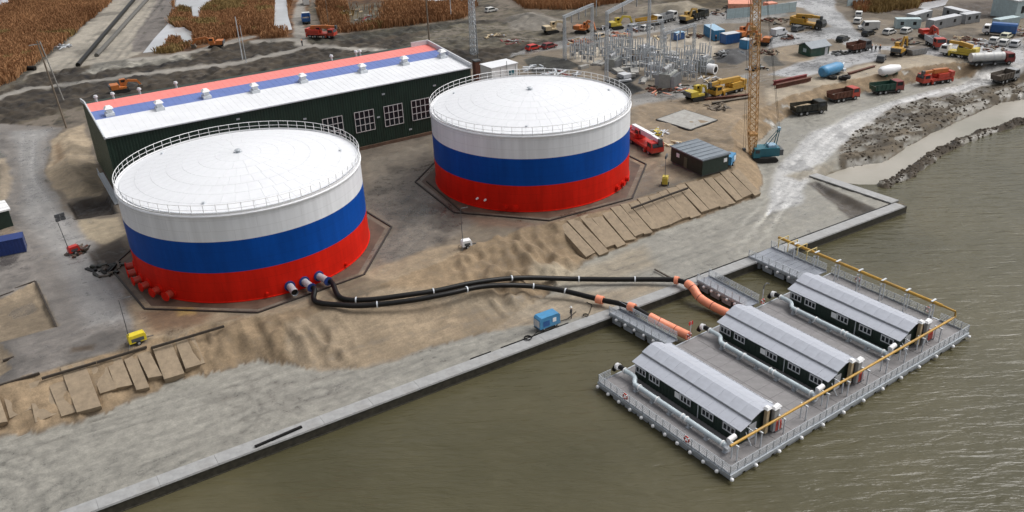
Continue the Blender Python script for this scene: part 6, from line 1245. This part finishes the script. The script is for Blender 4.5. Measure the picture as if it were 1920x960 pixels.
b0 = breaker(); LMK = (((105.47,62.48),'slim grey breaker on a steel frame below the left gantry'),((112.05,54.01),'slim grey breaker on a steel frame between the tall gantries'),((114.2,43.89),'slim grey breaker on a steel frame in the middle rows'),((106.39,32.65),'slim grey breaker on a steel frame beside the large transformer'),((119.32,33.04),'slim grey breaker on a steel frame toward the crane boom'))
def near_label(p): return min(LMK, key=lambda q: (q[0][0]-p[0])**2+(q[0][1]-p[1])**2)[1]
for k, p in enumerate(BRK):
    if k == 0: b0.location = p; b0.rotation_euler.z = 0.5; b0['label'] = near_label(p)
    else: dup(b0, p, 0.5+random.uniform(-0.15,0.15), near_label(p), None, (1,1,random.uniform(0.9,1.35)))
def transformer(label, loc, rz, s=1.0):
    t = thing('power_transformer', label, 'transformer', loc, rz, 'power transformers'); t.scale = (s,s,s)
    MB().b(-2,2,-1.1,1.1,0.3,2.9).build('tank', mat('transformer_grey',(0.30,0.31,0.29),0.5,var=0.25), t); MB().b(-2.2,2.2,-1.3,1.3,0,0.29).build('plinth', CONC, t)
    for sd_ in (-1,1):
        for k in range(9): MB().b(-1.8+k*0.42,-1.7+k*0.42,sd_*1.5-0.38,sd_*1.5+0.38,0.6,2.6).build('radiator_fin', GRYP, t)
    MB().cyl((-2,0.2,3.7),(1.4,0.2,3.7),0.4,n=12).build('conservator', GRYP, t, True)
    for k in range(3): MB().cyl((-1.2+k*1.1,-0.5,2.9),(-1.3+k*1.2,-0.7,4.6),0.16,0.07,n=8).build('bushing', LGRY, t)
transformer('large grey-green transformer in the front of the substation', (103.83,25.53,0), 0.5, 1.25); transformer('grey transformer at the back of the substation', (104.58,46.63,0), 0.5, 0.9); transformer('grey transformer toward the crane boom', (120.32,30.94,0), 0.4, 0.9)
for k, p in enumerate(((122.07,48.4,0), (121.27,44.8,0), (120.4,41.39,0), (123.21,41.77,0), (129.43,45.04,0), (134.06,44.05,0))):
    t = thing('busbar_post', 'slim pale post with a short crossbar standing on the light gravel', 'post', p, 0.5, 'pale busbar posts'); MB().cyl((0,0,0),(0,0,7.0),0.13,0.1,n=8).build('shaft', LGALV, t); MB().bar((-1,0,6.9),(1,0,6.9),0.12).build('crossbar', LGALV, t)
for k, p in enumerate(((113.14,48.87,0), (114.84,48.83,0), (111.54,51.62,0), (115.39,46.97,0))):
    t = thing('cable_drum', 'dark cable drum in the row below the breakers', 'drum', p, 0.4, 'dark cable drums'); MB().cyl((0,-0.6,0.9),(0,-0.5,0.9),0.9,n=14).cyl((0,0.5,0.9),(0,0.6,0.9),0.9,n=14).build('flange', WOOD, t); MB().cyl((0,-0.5,0.9),(0,0.5,0.9),0.6,n=12).build('cable', BLACK, t)

for k, (a, b) in enumerate((((-37.29,-18.7,0), (-31.97,-18.6,-0)), ((-31.88,-20,0), (-25.89,-20.11,0)), ((-25.84,-20.14,0), (-20,-20.07,0)), ((-19.61,-20.65,0), (-10.59,-20.73,0)), ((-35.07,5.64,0), (-32.56,6.25,0)), ((-32.42,7.1,0), (-29.73,7.88,0)), ((-29.69,7.65,0), (-28.84,-8.09,0)), ((-35.47,-12.95,0), (-34.23,-12.83,0)), ((33.05,7.8,-0), (31.68,-7.78,-0)), ((54.42,-22.61,0), (67.27,-21.69,0)))):
    a = Vector(a); b = Vector(b); z0 = -0.05
    o = MB().bar((a.x,a.y,z0),(b.x,b.y,z0),0.22,0.3).build('dark_edging', mat('dark_brown_bar',(0.05,0.038,0.028),0.7,var=0.4))  # thin dark bar drawn along each edge line
    tag(o, ('dark edge line of the plateau cut by the left edge','dark edge line left of the yellow light tower','dark edge line just below the yellow light tower','dark edge line right of the yellow light tower','short dark edge of the sand pit at the left edge','upper dark edge of the sand pit','sloping right dark edge of the sand pit','short dark edge below the sand pit','dark edge line left of the farther tank slab','dark edge line above the sand slabs')[k], 'edging', 'dark edge lines')

# foundations and cable trenches between the switchgear
for k in range(34):
    rr = random.Random(100+k); p = (rr.uniform(0,1), rr.uniform(0,1)); A4 = [(96.98,52.98),(124.92,61.11),(125.7,34.24),(102.43,28.92)]
    x = (A4[0][0]*(1-p[0])+A4[1][0]*p[0])*(1-p[1])+(A4[3][0]*(1-p[0])+A4[2][0]*p[0])*p[1]; y = (A4[0][1]*(1-p[0])+A4[1][1]*p[0])*(1-p[1])+(A4[3][1]*(1-p[0])+A4[2][1]*p[0])*p[1]
    w, d, h = rr.uniform(0.6,2.4), rr.uniform(0.5,1.2), rr.uniform(0.25,0.9); o = thing('plinth_block', 'low concrete plinth lying among the substation switchgear', 'plinth', (x,y,0), rr.uniform(0,3), 'substation plinths')
    MB().b(-w,w,-d,d,-0.2,h).build('block', rr.choice((CONC,LGRY,CONC)), o); MB().b(-w*0.8,w*0.8,d+0.01,d+0.7,-0.2,0.12).build('trench', DGREY, o)

CL = (((159.9,40.55,0),'low scrap pile on the wet road left of the green shed',2.2,0.7,(OLIV,GRYP,RUST)), ((143.71,32.89,0),'dark spoil and planks right of the crane boom',3.0,0.9,(OLIV,WOOD,RUST)), ((115.29,24.13,0),'pallets between the white drum and the transformer',2.4,0.8,(WOOD,TANP,LGRY)), ((132.05,37.09,0),'black hose and scrap on the dark mound',2.6,0.7,(BLACK,OLIV,GRYP)), ((133.78,75.49,0),'blue and rusty drums behind the tall gantry',2.2,1.0,(BLUEP,RUST,LGRY)), ((128.29,82.16,0),'dark machinery parts between the gantries',3.0,1.4,(OLIV,DGREY,LGRY)), ((133.51,63.5,0),'pale blocks at the back of the substation',2.4,0.8,(LGRY,CONC,TANP)), ((179.62,18.62,0),'dark steel plates behind the yellow excavator',3.4,1.0,(OLIV,DGREY,RUST)), ((192.57,10.54,0),'brown planks on the wet road left of the blue tilt truck',3.0,0.6,(RUST,TANP,WOOD)), ((191.95,6.41,0),'pale rubble left of the parked white cars',3.2,0.6,(LGRY,GRYP,RUST)), ((188.38,0.54,0),'dark trench timbers behind the white tank truck',3.6,0.6,(OLIV,WOOD,RUST)), ((157.16,21.44,0),'dark slabs right of the green shed',2.0,0.5,(OLIV,DGREY)), ((130.47,23.75,0),'scrap at the foot of the crane boom on the yard',2.6,0.7,(RUST,GRYP,OLIV)), ((99.66,86.16,0),'maroon and grey scrap left of the red car',3.2,0.8,(DRED,GRYP,RUST)), ((100.3,95.89,0),'pale planks on the dark bank by the lattice mast',3.0,0.5,(TANP,WOOD,LGRY)), ((79.96,158.48,-0),'pale brushwood pile in the clearing of the reeds',5.0,0.9,(WOOD,LGRY,TANP)), ((81.96,145.47,0),'purple-grey brushwood pile in the clearing of the reeds',5.0,0.9,(GRYP,WOOD,DRED)), ((102.4,8.04,-0),'dark planks below the muddy beams',2.6,0.4,(MUDM,WOOD)), ((81.26,2.7,0),'yellow strapped hoses behind the red crane truck',1.6,0.5,(PYEL,LGRY)), ((-22.78,14.84,0),'dark spoil and hoses beside the red light tower',1.8,0.4,(OLIV,MUDM,RUST)), ((-20.45,5.6,0),'black scrap at the left corner of the nearer slab',2.4,0.5,(OLIV,BLACK,MUDM)))
for k, (p, lb, r, h, ms) in enumerate(CL): heap(lb, p, 22, r, h, ms, 'debris_heap', 'debris heap', 40+k, (0.5,2.4))

# settle everything that stands on the uneven ground
SKIP = {'storage_tank','tank_foundation','pump_hall','concrete_pad','supply_hose','quay_wall','pier_arm','slabbed_embankment','slumped_embankment'}
for o in list(COL.objects):
    if o.parent is None and 'category' in o and o.name.split('.')[0] not in SKIP and math.hypot(o.location.x, o.location.y) > 1.0:
        if o.location.y < -40: continue
        h = gz(o.location.x, o.location.y)
        if o.name.startswith('big_tyre.002'): continue
        if abs(h-o.location.z) < 2.2: o.location.z = h-0.02
